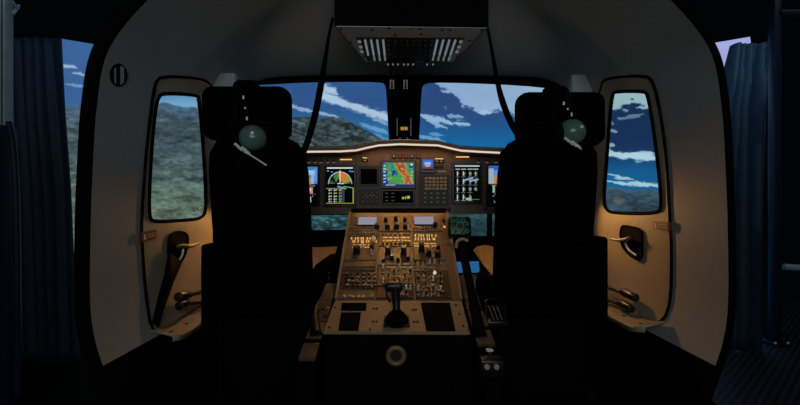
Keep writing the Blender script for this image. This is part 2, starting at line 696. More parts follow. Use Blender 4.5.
def sst(a, b, x):
    t = min(1, max(0, (x - a) / (b - a)))
    return t * t * (3 - 2 * t)


def shell(x, z, y, side, off=0.0):
    """point of the shell skin for a profile point (half width x, height z) at station y; off moves it inward"""
    k = 1 - 0.03 * sst(1.65, 2.3, y)
    if x < .95:
        x = .95 * (1 - (1 - x / .95) ** (1 + 0.9 * sst(1.6, 2.24, y)))
    zc = 1.02 - 0.31 * sst(1.25, 2.24, y)
    a = zc - 0.10
    zz = z if z < a else a + 0.10 * (1 - math.exp(-(z - a) / 0.10))
    cxz = Vector((x, 0, z)).normalized()
    return Vector((CX + side * (x * k - off * (1 if z < .5 else cxz.x)), y, CZ + zz - (off * cxz.z if z >= .5 else 0)))


def in_poly(px, py, poly):
    c = False
    n = len(poly)
    for i in range(n):
        x1, y1 = poly[i]
        x2, y2 = poly[i - 1]
        if (y1 > py) != (y2 > py) and px < (x2 - x1) * (py - y1) / (y2 - y1) + x1:
            c = not c
    return c


def round_poly(poly, it=2):
    for _ in range(it):
        q = []
        for i in range(len(poly)):
            a, b = poly[i], poly[(i + 1) % len(poly)]
            q += [(a[0] * .75 + b[0] * .25, a[1] * .75 + b[1] * .25), (a[0] * .25 + b[0] * .75, a[1] * .25 + b[1] * .75)]
        poly = q
    return poly


def interp_prof(z):
    for (x0, z0), (x1, z1) in zip(PC, PC[1:]):
        if z0 <= z <= z1:
            t = (z - z0) / (z1 - z0) if z1 > z0 else 0
            return x0 + (x1 - x0) * t
    return PC[-1][0]


def wall_hit(px, py, side, off=0.0):
    """station and point where the sight line meets the side wall"""
    lo, hi = 0.9, 3.2
    for _ in range(50):
        d = (lo + hi) / 2
        p = P(px, py, d)
        zz = p.z - CZ
        z = zz
        w = shell(interp_prof(max(-.88, min(.9, z))), z, d, side, off)
        if side * (p.x - CX) > side * (w.x - CX):
            hi = d
        else:
            lo = d
    return P(px, py, lo)


def shell_grid(name, zr, side, material, holes=(), inside=None, off=0.0, y0=Y_AFT, y1=Y_FWD, step=0.0075, thick=0.012, parent=None):
    bm = bmesh.new()
    prof = [p for p in PC if zr[0] - 1e-6 <= p[1] <= zr[1] + 1e-6]
    # resample evenly
    pts = [prof[0]]
    for a, b in zip(prof, prof[1:]):
        L = math.hypot(b[0] - a[0], b[1] - a[1])
        k = max(1, int(round(L / step)))
        for i in range(1, k + 1):
            pts.append((a[0] + (b[0] - a[0]) * i / k, a[1] + (b[1] - a[1]) * i / k))
    ny = max(2, int(round((y1 - y0) / step)))
    rows = []
    for x, z in pts:
        rows.append([bm.verts.new(shell(x, z, y0 + (y1 - y0) * j / ny, side, off)) for j in range(ny + 1)])
    for a, b in zip(rows, rows[1:]):
        for j in range(ny):
            c = (a[j].co + a[j + 1].co + b[j].co + b[j + 1].co) / 4
            q = to_px(c)
            if any(in_poly(q[0], q[1], h) for h in holes):
                continue
            if inside and not in_poly(q[0], q[1], inside):
                continue
            f = (a[j], a[j + 1], b[j + 1], b[j])
            bm.faces.new(f if side < 0 else f[::-1])
    bmesh.ops.delete(bm, geom=[v for v in bm.verts if not v.link_faces], context='VERTS')
    mb = MB()
    mb.bm.free()
    mb.bm = bm
    bmesh.ops.recalc_face_normals(bm, faces=bm.faces)
    # normals towards the cabin
    s = sum((f.normal.x * side) * f.calc_area() for f in bm.faces)
    if s > 0:
        bmesh.ops.reverse_faces(bm, faces=bm.faces)
    o = mb.build(name, material, parent, recalc=False, angle=50)
    sm = o.modifiers.new('thickness', 'SOLIDIFY')
    sm.thickness = thick
    sm.offset = -1
    sm.use_rim = False
    return o


WIN_L = [(158, 97), (163, 93), (197, 95), (199, 99), (202, 130), (205.5, 185), (206, 211), (202, 218), (190, 220), (153, 222), (149, 217), (149, 190), (152, 140), (155, 110)]
WIN_R = [(612, 94), (616, 91.5), (645, 91), (648, 95), (653, 122), (659, 170), (662, 205), (659, 213.5), (613, 213.5), (605, 209), (604, 196), (606, 170), (609.5, 122)]
DOOR_L = [(154, 84), (161, 76), (199, 78), (210, 83), (214, 95), (217, 150), (220, 215), (222, 294), (205, 303), (160, 332), (151, 329), (146, 300), (142, 250), (141, 218), (146, 150)]
DOOR_R = [(601, 84), (607, 78), (646, 75), (654, 82), (662, 119), (668, 170), (670, 218), (672, 250), (671, 301), (664, 321), (650, 324), (605, 304), (588, 296), (588, 215), (596, 120)]


def grow(poly, k):
    cx = sum(p[0] for p in poly) / len(poly)
    cy = sum(p[1] for p in poly) / len(poly)
    out = []
    for x, y in poly:
        L = math.hypot(x - cx, y - cy)
        out.append((x + (x - cx) / L * k, y + (y - cy) / L * k))
    return out


def pane_on_wall(name, poly, side, off, parent, material):
    bm = bmesh.new()
    pts = [wall_hit(x, y, side, off) for x, y in poly]
    c = sum(pts, Vector()) / len(pts)
    vs_ = [bm.verts.new(p) for p in pts]
    vc = bm.verts.new(c)
    for i in range(len(vs_)):
        bm.faces.new((vs_[i], vs_[(i + 1) % len(vs_)], vc))
    mb = MB()
    mb.bm.free()
    mb.bm = bm
    o = mb.build(name, material, parent, smooth=False)
    sm = o.modifiers.new('thickness', 'SOLIDIFY')
    sm.thickness = 0.004
    return o


def local_wall(px, py, side, off=0.0):
    """frame lying on the wall at a sight point: u along +y (towards the nose), v up"""
    p = wall_hit(px, py, side, off)
    a = wall_hit(px, py - 4, side, off)
    b = wall_hit(px + 3 * (1 if side < 0 else -1), py, side, off)
    v = (a - p).normalized()
    u0 = (b - p)
    u = (u0 - v * u0.dot(v)).normalized()
    if side < 0:
        fr = Frame(p, u, v)       # u forward; n = u x v points to +x
    else:
        fr = Frame(p, -u, v)
    return fr


def build_side(side):
    left = side < 0
    nm = 'left' if left else 'right'
    win = WIN_L if left else WIN_R
    dr = DOOR_L if left else DOOR_R
    winr = round_poly(win, 2)
    drr = round_poly(dr, 1)
    hole = grow(winr, 1.2)
    struct(shell_grid('wall_' + nm, (-.5, .615), side, M['liner'], holes=[hole], off=0.0, step=0.0085))
    struct(shell_grid('baseboard_' + nm, (-.885, -.44), side, M['black'], off=-0.014, step=0.03, y1=2.5))
    door = struct(shell_grid('door_1' if left else 'door_2', (-.5, .63), side, M['door'], holes=[winr], inside=drr, off=0.004, step=0.0055, thick=0.008))
    lab(door, 'left cockpit door with a tall window and a black latch plate' if left else 'right cockpit door with a tall window and a black latch plate')
    MB().tube([wall_hit(x, y, side, 0.001) for x, y in drr], 0.0062, 8, closed=True).build('door_seal', M['rubber'], door)
    MB().tube([wall_hit(x, y, side, 0.005) for x, y in winr], 0.0075, 8, closed=True).build('window_seal', M['rubber'], door)
    pane_on_wall('window_pane', grow(winr, 0.8), side, 0.004, door, M['glass'])
    # latch plate with handle
    lp = [(168, 235), (176, 231), (186, 233), (187, 243), (183, 258), (176, 265), (168, 262), (167, 250)] if left else \
         [(622, 228), (625, 225), (643, 229), (643.5, 245), (643, 261), (634, 258), (624, 248), (621.5, 238)]
    cpx = sum(p[0] for p in lp) / len(lp)
    cpy = sum(p[1] for p in lp) / len(lp)
    fr = local_wall(cpx, cpy, side, 0.006)
    pl = round_poly([fr.px(*p) for p in lp], 1)
    rec = MB(fr.M).prism(pl, -0.002, 0.006).build('latch_plate', M['rubber'], door)
    mb = MB(fr.M)
    rim = [Vector((p[0], p[1], 0.006)) for p in pl]
    t = MB(fr.M)
    t.tube(rim, 0.004, 6, closed=True)
    t.build('plate_rim', M['rubber'], rec)
    if left:
        h = [fr.px(170, 246), fr.px(176, 245), fr.px(183, 246.5), fr.px(192, 243)]
        g = [fr.px(180, 249), fr.px(179, 256), fr.px(174, 262)]
    else:
        h = [fr.px(617, 239), fr.px(624, 240), fr.px(632, 240), fr.px(637, 237)]
        g = [fr.px(628, 243), fr.px(632, 250), fr.px(639, 255)]
    MB(fr.M).tube([Vector((p[0], p[1], 0.030)) for p in h], [0.005, 0.007, 0.009, 0.006], 10, smooth=1).build('handle', M['key'], rec)
    MB(fr.M).tube([Vector((p[0], p[1], 0.014)) for p in g], 0.004, 8, smooth=1).build('latch_rod', M['metal'], rec)
    hub = h[1] if left else h[2]
    MB(fr.M).cyl((hub[0], hub[1], 0.004), (hub[0], hub[1], 0.034), 0.013, 0.010, 16, bev=0.002).build('latch_hub', M['knob'], rec)
    # red placard
    pp = [(139.5, 233), (154, 229.5), (154, 238), (140, 242)] if left else [(656, 221.5), (671, 222), (671, 231.5), (656, 228.5)]
    fc = local_wall(sum(p[0] for p in pp) / 4, sum(p[1] for p in pp) / 4, side, 0.004)
    q = [fc.px(*p) for p in pp]
    plc = MB(fc.M).prism(q, -0.004, 0.010).build('placard', M['red'], door)
    lab(plc, 'small red placard with white mark')
    uv = lambda s, t_: (q[0][0] * (1 - s) * (1 - t_) + q[1][0] * s * (1 - t_) + q[2][0] * s * t_ + q[3][0] * (1 - s) * t_,
                        q[0][1] * (1 - s) * (1 - t_) + q[1][1] * s * (1 - t_) + q[2][1] * s * t_ + q[3][1] * (1 - s) * t_)
    mm = MB(fc.M)
    s0 = 0.10
    mm.prism([uv(s0, .2), uv(s0 + .09, .2), uv(s0 + .09, .8), uv(s0, .8)], 0.010, 0.0112)
    mm.prism([uv(s0 - .04, .7), uv(s0 + .14, .7), uv(s0 + .14, .82), uv(s0 - .04, .82)], 0.010, 0.0112)
    mm.build('white_mark', M['white'], plc)
    mm = MB(fc.M)
    for i in range(6):
        a = 0.34 + i * 0.10
        for t0 in (.30, .58):
            mm.prism([uv(a, t0), uv(a + .06, t0), uv(a + .06, t0 + .12), uv(a, t0 + .12)], 0.010, 0.0111)
    mm.build('lettering', M['tan'], plc)
    # sliding bolts low on the door
    if left:
        rods = [((178, 297), (209, 290)), ((178, 305), (209, 301))]
        stubs = [((178, 297), (190, 294.5)), ((179, 306), (188, 303))]
    else:
        rods = [((604, 286), (634, 296)), ((604, 299), (630, 307))]
        stubs = [((624, 292), (636, 298)), ((620, 303), (632, 309))]
    for r_, s_ in zip(rods, stubs):
        a, b = wall_hit(*r_[0], side, 0.035), wall_hit(*r_[1], side, 0.035)
        bolt = MB().cyl(a, b, 0.008, n=14).build('sliding_bolt', M['dark'] if not left else M['maroon'], door)
        a, b = wall_hit(*s_[0], side, 0.04), wall_hit(*s_[1], side, 0.04)
        MB().cyl(a, b, 0.019, 0.016, n=16, bev=0.004).build('bolt_grip', M['knob'], bolt)
        c = (a + b) / 2
        MB().cyl(c, wall_hit(*to_px(c), side, 0.008), 0.007, n=10).build('bolt_bracket', M['dark'], bolt)
    # sill ledge along the foot of the door
    if left:
        line = [(150, 331), (160, 330), (176, 322), (192, 313), (206, 304), (220, 296)]
    else:
        line = [(668, 322), (652, 322), (634, 314), (616, 306), (603, 301), (590, 295)]
    top = [wall_hit(x, y - 1, side, 0.010) for x, y in line]
    inn = [p + Vector((-side * 0.085, 0.0, -0.022)) for p in top]
    bm = bmesh.new()
    va = [bm.verts.new(p) for p in top]
    vb = [bm.verts.new(p) for p in inn]
    vc = [bm.verts.new(p + Vector((0, 0, -0.02))) for p in inn]
    for i in range(len(va) - 1):
        bm.faces.new((va[i], va[i + 1], vb[i + 1], vb[i]))
        bm.faces.new((vb[i], vb[i + 1], vc[i + 1], vc[i]))
    mb = MB()
    mb.bm.free()
    mb.bm = bm
    sill = mb.build('door_sill', M['door'], door)
    sm = sill.modifiers.new('thickness', 'SOLIDIFY')
    sm.thickness = 0.004
    for i in (1, 2, 3, 4):
        c = (top[i] + inn[i]) / 2
        MB().cyl(c + Vector((0, 0, -0.004)), c + Vector((0, 0, 0.003)), 0.006, n=10).build('screw', M['knob'], sill)
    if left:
        # black diagonal band from the latch plate down to the sill
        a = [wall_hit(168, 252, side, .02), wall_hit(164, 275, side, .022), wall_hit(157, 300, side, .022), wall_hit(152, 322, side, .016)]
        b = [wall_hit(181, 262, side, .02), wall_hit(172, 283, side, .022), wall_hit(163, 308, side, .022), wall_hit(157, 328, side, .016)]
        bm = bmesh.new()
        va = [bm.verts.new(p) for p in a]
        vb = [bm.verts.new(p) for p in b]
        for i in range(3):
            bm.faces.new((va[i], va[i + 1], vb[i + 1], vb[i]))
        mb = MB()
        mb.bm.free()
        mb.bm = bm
        st = mb.build('black_band', M['rubber'], door)
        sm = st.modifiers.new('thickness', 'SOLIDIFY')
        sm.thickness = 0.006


build_side(-1)
build_side(1)

# ceiling: headliner between the two wall tops, left and right halves welded into one skin


def build_ceiling():
    bm = bmesh.new()
    raw = [p for p in PC if p[1] >= .6149]
    prof = [raw[0]]
    for a, b in zip(raw, raw[1:]):
        k = max(1, int(round(math.hypot(b[0] - a[0], b[1] - a[1]) / .0085)))
        prof += [(a[0] + (b[0] - a[0]) * i / k, a[1] + (b[1] - a[1]) * i / k) for i in range(1, k + 1)]
    full = [(-1, x, z) for x, z in prof] + [(1, x, z) for x, z in prof[::-1][1:]]
    rows = []
    ny = int(round((Y_FWD - Y_AFT) / .0085))
    for s, x, z in full:
        rows.append([bm.verts.new(shell(x, z, Y_AFT + (Y_FWD - Y_AFT) * j / ny, s)) for j in range(ny + 1)])
    for a, b in zip(rows, rows[1:]):
        for j in range(ny):
            bm.faces.new((a[j], a[j + 1], b[j + 1], b[j]))
    bmesh.ops.recalc_face_normals(bm, faces=bm.faces)
    if sum(f.normal.z for f in bm.faces) > 0:
        bmesh.ops.reverse_faces(bm, faces=bm.faces)
    mb = MB()
    mb.bm.free()
    mb.bm = bm
    o = mb.build('ceiling', M['liner'], None, recalc=False, angle=60)
    sm = o.modifiers.new('thickness', 'SOLIDIFY')
    sm.thickness = 0.015
    sm.offset = -1
    sm.use_rim = False
    struct(o)


build_ceiling()

# black rim round the cut end of the shell (thicker on the left, as the camera sees its outside)


def build_rim():
    bm = bmesh.new()
    sect = []
    for s in (-1, 1):
        pr = PC if s < 0 else PC[::-1][1:]
        for x, z in pr:
            sect.append((s, x, z))
    rings = []
    for s, x, z in sect:
        p = shell(x, z, Y_AFT, s)
        n = Vector((x * s, 0, z * 0.9 if z > .2 else z * 0.15))
        n = Vector((p.x - CX, 0, max(0, p.z - CZ - .2) * 1.1)).normalized()
        w = 0.046 if s < 0 else 0.022
        k = sst(0, 0.35, abs(x))
        w = w * k + 0.045 * (1 - k)
        y0, y1 = Y_AFT - 0.004, Y_AFT + 0.03
        a = p + n * 0.002
        b = p + n * w
        rings.append([bm.verts.new((a.x, y0, a.z)), bm.verts.new((b.x, y0, b.z)), bm.verts.new((b.x, y1, b.z)), bm.verts.new((a.x, y1, a.z))])
    for a, b in zip(rings, rings[1:]):
        for k in range(4):
            bm.faces.new((a[k], a[(k + 1) % 4], b[(k + 1) % 4], b[k]))
    bm.faces.new(rings[0])
    bm.faces.new(rings[-1])
    mb = MB()
    mb.bm.free()
    mb.bm = bm
    struct(mb.build('trim_1', M['black'], None, angle=40))


build_rim()

# floors
struct(MB().box((CX, 1.62, -0.011), (1.62, 1.9, 0.02)).build('floor', M['black']))
struct(MB().box((2.52, 2.4, -0.02), (2.2, 3.2, 0.03)).build('floor', M['plate']))
struct(MB().box((-2.42, 2.4, -0.02), (2.2, 3.2, 0.03)).build('floor', M['black']))

# ------------------------------------------------------------------ windscreen frame, panes, nose
pt, pb = P(404, 66, 2.20), P(404, 150, 2.62)
WS = Frame(pt, (1, 0, 0), pt - pb)
HOLE_L = [(232, 85.5), (262, 83.6), (300, 81.2), (340, 80), (378, 80), (386, 82), (387.5, 92), (388.5, 120), (390, 146), (388, 152), (340, 164), (238, 166), (228, 150)]
HOLE_R = [(420, 92), (421.5, 83), (430, 80), (470, 80.5), (520, 82.5), (552, 85.5), (572, 88), (580, 150), (574, 166), (470, 164), (420, 153), (417, 147), (418.5, 120)]
OUT = [(216, 74), (300, 68), (400, 64), (500, 67), (592, 74), (604, 172), (204, 172)]


def build_windscreen():
    hl = [WS.px(*p) for p in HOLE_L]
    hr = [WS.px(*p) for p in HOLE_R]
    o = MB(WS.M).prism([WS.px(*p) for p in OUT], 0.0, 0.02, holes=[hl, hr]).build('trim_2', M['black'], smooth=False)
    struct(o)
    for i, h in enumerate((hl, hr)):
        MB(WS.M).tube([Vector((p[0], p[1], 0.012)) for p in h], 0.007, 8, closed=True, smooth=1).build('window_seal', M['rubber'], o)
        g = MB(WS.M).prism(h, 0.004, 0.008).build('window_%d' % (i + 1), M['glass'], smooth=False)
        struct(g)
    # boxed centre post inside the frame
    a = [WS.px(387.5, 84), WS.px(420.5, 84), WS.px(416.5, 150), WS.px(391, 150)]
    post = MB(WS.M).prism(a, 0.018, 0.06).build('trim_3', M['black'], smooth=False)
    struct(post)


build_windscreen()

# pale quarter posts between the doors and the windscreen
for n_, (x_, d_) in enumerate(((226, 1.90), (580.5, 1.98))):
    c_ = P(x_, 112, d_)
    struct(MB().box((c_.x, d_, c_.z), (.105, .05, .36), .008).build('trim_%d' % (n_ + 5), M['grey']))

# nose bulkhead under the instrument panel, with the chin windows
NOSE = Frame((0, 2.72, CZ - 0.1), (1, 0, 0), (0, 0, 1))
ch = [[(258, 215), (352, 215), (354, 229.5), (258, 231)], [(448, 212), (548, 212), (548, 236), (446, 236)], [(440, 262), (479, 261), (480, 273), (440, 273)]]
holes = [[NOSE.px(*p) for p in c] for c in ch]
nose = MB(NOSE.M).prism([NOSE.px(262, 205), NOSE.px(545, 205), NOSE.px(540, 334), NOSE.px(268, 334)], -0.01, 0.01,
                        holes=[[(max(-.9, min(.93, p[0])), p[1]) for p in h] for h in holes]).build('wall_front', M['black'], smooth=False)
struct(nose)
for i, h in enumerate(holes):
    struct(MB(NOSE.M).prism([(max(-.9, min(.93, p[0])), p[1]) for p in h], -0.003, 0.003).build('window_%d' % (i + 3), M['glass'], smooth=False))
# brackets dividing the chin windows
for x0, x1 in ((487, 492),):
    struct(MB().box(P((x0 + x1) / 2, 224, 2.69), (0.03, 0.03, 0.2)).build('trim_4', M['black']))

# footwell liners
def liner(name, pts, label):
    bm = bmesh.new()
    vv = [bm.verts.new(p) for p in pts]
    f = bm.faces.new(vv)
    mb = MB()
    mb.bm.free()
    mb.bm = bm
    bmesh.ops.triangulate(bm, faces=[f])
    o = mb.build(name, M['beige'], smooth=False)
    s = o.modifiers.new('thickness', 'SOLIDIFY')
    s.thickness = 0.012
    b = o.modifiers.new('bevel', 'BEVEL')
    b.width = 0.004
    b.segments = 2
    return tag(o, label, 'panel', 'footwell liner panels')


liner('footwell_panel', [P(300, 246, 2.3), P(317, 247, 2.30), P(337.5, 246, 2.3), P(328, 276, 2.1), P(317, 268, 2.05), P(300, 262, 2.05)],
      'tan wedge-shaped liner panel in the footwell left of the console')
liner('footwell_panel', [P(474, 251, 2.3), P(477, 247.5, 2.3), P(486, 246, 2.3), P(494, 248, 2.28), P(505, 255, 2.2), P(505, 285, 2.05), P(494, 279, 2.1), P(482, 264, 2.2)],
      'tan round-shouldered liner panel in the footwell beside the right seat')
liner('footwell_panel', [P(462, 274, 2.45), P(496, 274, 2.45), P(514, 305, 1.95), P(466, 305, 1.95)],
      'tan floor ramp below the blue chin window, behind the long lever')
liner('footwell_panel', [P(300, 276, 2.35), P(330, 276, 2.35), P(328, 300, 2.0), P(296, 300, 2.0)],
      'tan floor ramp in the shade beside the left seat')

# ------------------------------------------------------------------ instrument panel
D = 2.13
PF = Frame((0, D, CZ), (1, 0, 0), (0, 0, 1))


def pu(px):
    return (px - 400) * D / F


def pv(py):
    return (202.5 - py) * D / F


def rect(fr, x0, y0, x1, y1):
    return [fr.px(x0, y1), fr.px(x1, y1), fr.px(x1, y0), fr.px(x0, y0)]


class Canvas:
    def __init__(self, w, h, bg=(2, 3, 4)):
        self.w, self.h = w, h
        self.c = np.zeros((h, w, 3)) + np.array(bg, float)
        self.y, self.x = np.mgrid[0:h, 0:w] * 1.0
        self.x = (self.x + .5) / w
        self.y = (self.y + .5) / h

    def put(self, m, col, a=1.0):
        self.c[m] = self.c[m] * (1 - a) + np.array(col, float) * a
        return self

    def rect(self, x0, y0, x1, y1, col, a=1.0):
        return self.put((self.x >= x0) & (self.x < x1) & (self.y >= y0) & (self.y < y1), col, a)

    def disc(self, cx, cy, r, col, asp=1.0):
        return self.put(np.hypot(self.x - cx, (self.y - cy) * asp) < r, col)

    def ring(self, cx, cy, r, w, col, asp=1.0, top=False):
        d = np.hypot(self.x - cx, (self.y - cy) * asp)
        m = abs(d - r) < w
        if top:
            m &= self.y < cy
        return self.put(m, col)

    def line(self, a, b, w, col):
        d, _ = seg_d(self.x, self.y, a, b)
        return self.put(d < w, col)

    def noise_marks(self, x0, y0, x1, y1, col, n, seed):
        r = random.Random(seed)
        for _ in range(n):
            x, y = r.uniform(x0, x1), r.uniform(y0, y1)
            self.rect(x, y, x + r.uniform(.03, .08), y + .022, col)
        return self


def add_screen(name, fr, x0, y0, x1, y1, cv, parent, h):
    (u0, v0), (u1, v1) = fr.px(x0, y1), fr.px(x1, y0)
    U, V = np.meshgrid(np.linspace(u0, u1, cv.w), np.linspace(v1, v0, cv.h))
    o_, u_, v_, n_ = (np.array(k) for k in (fr.o, fr.u, fr.v, fr.n))
    pts = o_ + U[..., None] * u_ + V[..., None] * v_ + h * n_
    return picture_grid(name, pts[::-1], lin(np.clip(cv.c[::-1], 0, 255)), M['scr'], parent)


def build_panel():
    t = thing('instrument_panel', (0, D, CZ - 0.07), 'wide brown instrument panel with glowing displays under a white light strip', 'instrument panel')
    # face
    top = [(232, 154), (355, 153.5), (380, 149), (400, 148), (440, 149), (462, 153.5), (575, 156)]
    poly = [(pu(575), pv(214)), ] + [(pu(x), pv(y)) for x, y in top[::-1]] + [(pu(232), pv(214))]
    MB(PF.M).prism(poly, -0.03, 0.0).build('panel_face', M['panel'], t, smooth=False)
    # glareshield with its lip and light strip
    lip = [(228, 154), (305, 152.2), (340, 151.8), (356, 150.8), (367, 148.2), (379, 145.8), (400, 144.6), (438, 145.8), (449, 148.4), (461, 151.0), (480, 152.2), (508, 153.6), (580, 156)]
    bm = bmesh.new()
    rings = []
    for x, y in lip:
        a = P(x, y, 2.00)
        b = P(x, y - 5.2, 2.00)
        rings.append([bm.verts.new(a), bm.verts.new(b), bm.verts.new(b + Vector((0, .03, .006))), bm.verts.new(b + Vector((0, .5, .012))),
                      bm.verts.new(a + Vector((0, .5, .006))), bm.verts.new(a + Vector((0, 0.02, 0)))])
    for a, b in zip(rings, rings[1:]):
        for k in range(6):
            bm.faces.new((a[k], a[(k + 1) % 6], b[(k + 1) % 6], b[k]))
    bm.faces.new(rings[0])
    bm.faces.new(rings[-1])
    mb = MB()
    mb.bm.free()
    mb.bm = bm
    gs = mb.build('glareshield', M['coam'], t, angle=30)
    MB().tube([P(x, y - 0.4, 1.994) for x, y in lip], 0.0048, 8).build('light_strip', M['strip'], gs)
    MB().tube([P(x, y - 4.6, 1.996) for x, y in lip], 0.004, 6).build('edge_piping', M['beige'], gs)

    def display(x0, y0, x1, y1, cv, bez=2.0, nm='display'):
        b = MB(PF.M).prism(rect(PF, x0 - bez, y0 - bez, x1 + bez, y1 + bez + .5), -0.004, 0.014,
                           holes=()).build(nm, M['knob'], t, smooth=False)
        bv = b.modifiers.new('bevel', 'BEVEL')
        bv.width = 0.003
        add_screen('screen', PF, x0, y0, x1, y1, cv, b, 0.0148)
        return b

    # left flight display
    def pfd(seed):
        c = Canvas(40, 80)
        c.rect(0, 0, 1, .46, (58, 124, 196))
        c.rect(.1, .10, .9, .22, (150, 190, 226))
        c.rect(0, .30, .62, .47, (186, 140, 60))
        c.rect(.62, .2, .80, .46, (140, 176, 208))
        c.rect(.38, .05, .44, .46, (220, 230, 235), .6)
        c.rect(.82, .05, .95, .4, (90, 150, 210))
        c.rect(.15, .5, .85, .52, (120, 120, 110))
        c.rect(.45, .55, .72, .72, (190, 130, 110))
        c.rect(.50, .58, .62, .66, (220, 200, 190))
        c.rect(.2, .52, .3, .7, (90, 120, 150))
        c.rect(.4, .80, .62, .95, (180, 200, 220))
        c.noise_marks(.1, .72, .9, .95, (110, 130, 140), 8, seed)
        return c
    display(301, 167, 318, 204, pfd(1), nm='display')
    # left map display with the weather fan
    c = Canvas(72, 92)
    c.rect(.04, .02, .94, .055, (210, 214, 216))
    ang = np.arctan2(c.x - .5, .47 - c.y)
    d = np.hypot(c.x - .5, (c.y - .47) * 1.25)
    fan = (d < .40) & (c.y < .45)
    nz = fbm(c.x * 11, c.y * 11, 3)
    c.put(fan, (16, 24, 20))
    c.put(fan & (nz > .50), (70, 120, 60))
    c.put(fan & (ang > -.25) & (nz > .42), (190, 140, 56))
    c.put(fan & (ang > -.1) & (ang < .8) & (d > .12) & (nz > .45), (212, 112, 44))
    c.put(fan & (ang > .75) & (nz > .42), (150, 140, 60))
    c.ring(.5, .47, .41, .012, (180, 190, 190), 1.25, True)
    c.line((.5, .1), (.5, .45), .008, (220, 220, 200))
    c.rect(.40, .43, .62, .455, (210, 210, 220))
    c.line((.42, .52), (.7, .58), .014, (120, 190, 170))
    c.line((.62, .52), (.95, .56), .012, (90, 170, 110))
    c.noise_marks(.02, .10, .2, .14, (90, 150, 200), 3, 4)
    c.noise_marks(.8, .08, .92, .14, (90, 150, 200), 3, 5)
    for x in (.10, .28, .46):
        for y in (.60, .68, .76, .84, .90):
            c.rect(x, y, x + .05, y + .04, (170, 180, 170))
            c.rect(x + .07, y, x + .11, y + .03, (190, 180, 70) if y < .8 else (110, 150, 150))
    c.rect(.02, .57, .62, .585, (120, 130, 130))
    c.rect(.62, .57, .635, .96, (90, 130, 90))
    c.rect(.95, .56, .97, .96, (180, 180, 80))
    c.rect(.02, .955, .97, .97, (190, 180, 70))
    c.rect(.46, .62, .60, .92, (80, 100, 110), .6)
    display(326.5, 167, 354.5, 204.5, c)
    # centre map display
    c = Canvas(84, 66)
    h = .75 * fbm(c.x * 4.2 + 1.1, c.y * 3.6 + .4, 12, 5) + .48 * np.exp(-((c.x - .68 - .30 * (c.y - .45)) / .17) ** 2) - .06
    for lo, col in ((-1, (24, 60, 150)), (.30, (40, 130, 110)), (.38, (60, 150, 64)), (.52, (160, 150, 80)), (.60, (186, 96, 54)), (.72, (140, 54, 40)), (.80, (190, 130, 90))):
        c.put(h > lo, col)
    cont = np.abs((h * 14) % 1 - .5) < .10
    c.put(cont, (200, 200, 150), .35)
    c.put((c.x + .5 * c.y < .62) & (c.x < .45) & (h < .46) & (c.y > .35), (22, 54, 150))
    for i in range(6):
        c.rect(.02, .10 + i * .14, .10, .15 + i * .14, (190, 205, 230))
        c.rect(.90, .10 + i * .14, .97, .14 + i * .14, (170, 180, 190))
    c.rect(0, .93, 1, 1, (20, 40, 120))
    c.rect(.1, .945, .4, .975, (190, 190, 220))
    c.disc(.93, .08, .04, (200, 210, 230))
    display(383, 163, 413.5, 186, c, 2.2)
    # standby attitude display
    c = Canvas(30, 30)
    c.rect(0, 0, 1, .6, (60, 110, 200))
    c.rect(.2, .25, .8, .5, (150, 180, 230))
    c.rect(0, .6, 1, 1, (130, 64, 44))
    c.rect(.3, .56, .7, .64, (230, 210, 210))
    c.rect(0, .85, 1, 1, (30, 26, 60))
    display(422.5, 160, 432.5, 170.5, c, 2.2, 'standby_display')
    # right engine display with bar gauges
    c = Canvas(64, 88)
    c.rect(.05, .02, .95, .06, (190, 196, 200))
    for i, x in enumerate((.14, .36, .60, .80)):
        c.rect(x - .08, .11, x + .10, .14, (180, 186, 180))
        for k in range(4):
            y = .18 + k * .21
            if k == 3 and i == 3:
                continue
            c.rect(x - .01, y, x + .015, y + .13, (200, 206, 195))
            c.rect(x - .05, y + .05, x + .06, y + .065, (140, 150, 150))
            c.rect(x + .04, y + .03, x + .055, y + .11, (130, 170, 70))
            c.rect(x - .08, y + .15, x + .08, y + .165, (110, 130, 140))
    c.line((.4, .42), (.7, .36), .02, (150, 170, 200))
    c.line((.6, .44), (.9, .40), .02, (150, 170, 200))
    c.rect(.45, .90, .65, .95, (140, 200, 150))
    c.rect(.55, .93, .95, .945, (120, 130, 120))
    c.rect(.72, .70, .95, .86, (6, 8, 8))
    display(453.5, 165, 480, 201.5, c)
    c = pfd(8)
    c.rect(0, 0, 1, .24, (40, 96, 180))
    c.rect(.28, .26, 1, .46, (190, 130, 64))
    c.rect(.28, .12, .9, .26, (90, 150, 214))
    c.rect(0, .08, .24, .46, (150, 170, 190))
    c.rect(.38, .50, .80, .8, (6, 8, 8))
    c.disc(.7, .60, .13, (110, 130, 140), 2)
    c.disc(.7, .60, .09, (10, 12, 14), 2)
    c.rect(.2, .52, .3, .70, (140, 180, 160))
    c.rect(.55, .88, .7, .97, (170, 70, 80))
    display(488, 166, 509, 204, c)
    # yellow readout strip at the bottom centre
    c = Canvas(60, 24)
    for x in (.08, .28):
        for y in (.15, .45, .75):
            c.rect(x, y, x + .1, y + .1, (60, 56, 48))
    c.rect(.64, .48, .70, .68, (180, 176, 60))
    c.rect(.73, .44, .77, .68, (190, 186, 60))
    c.rect(.80, .42, .88, .62, (190, 186, 60))
    display(383, 191, 413, 203, c, 1.4, 'readout')
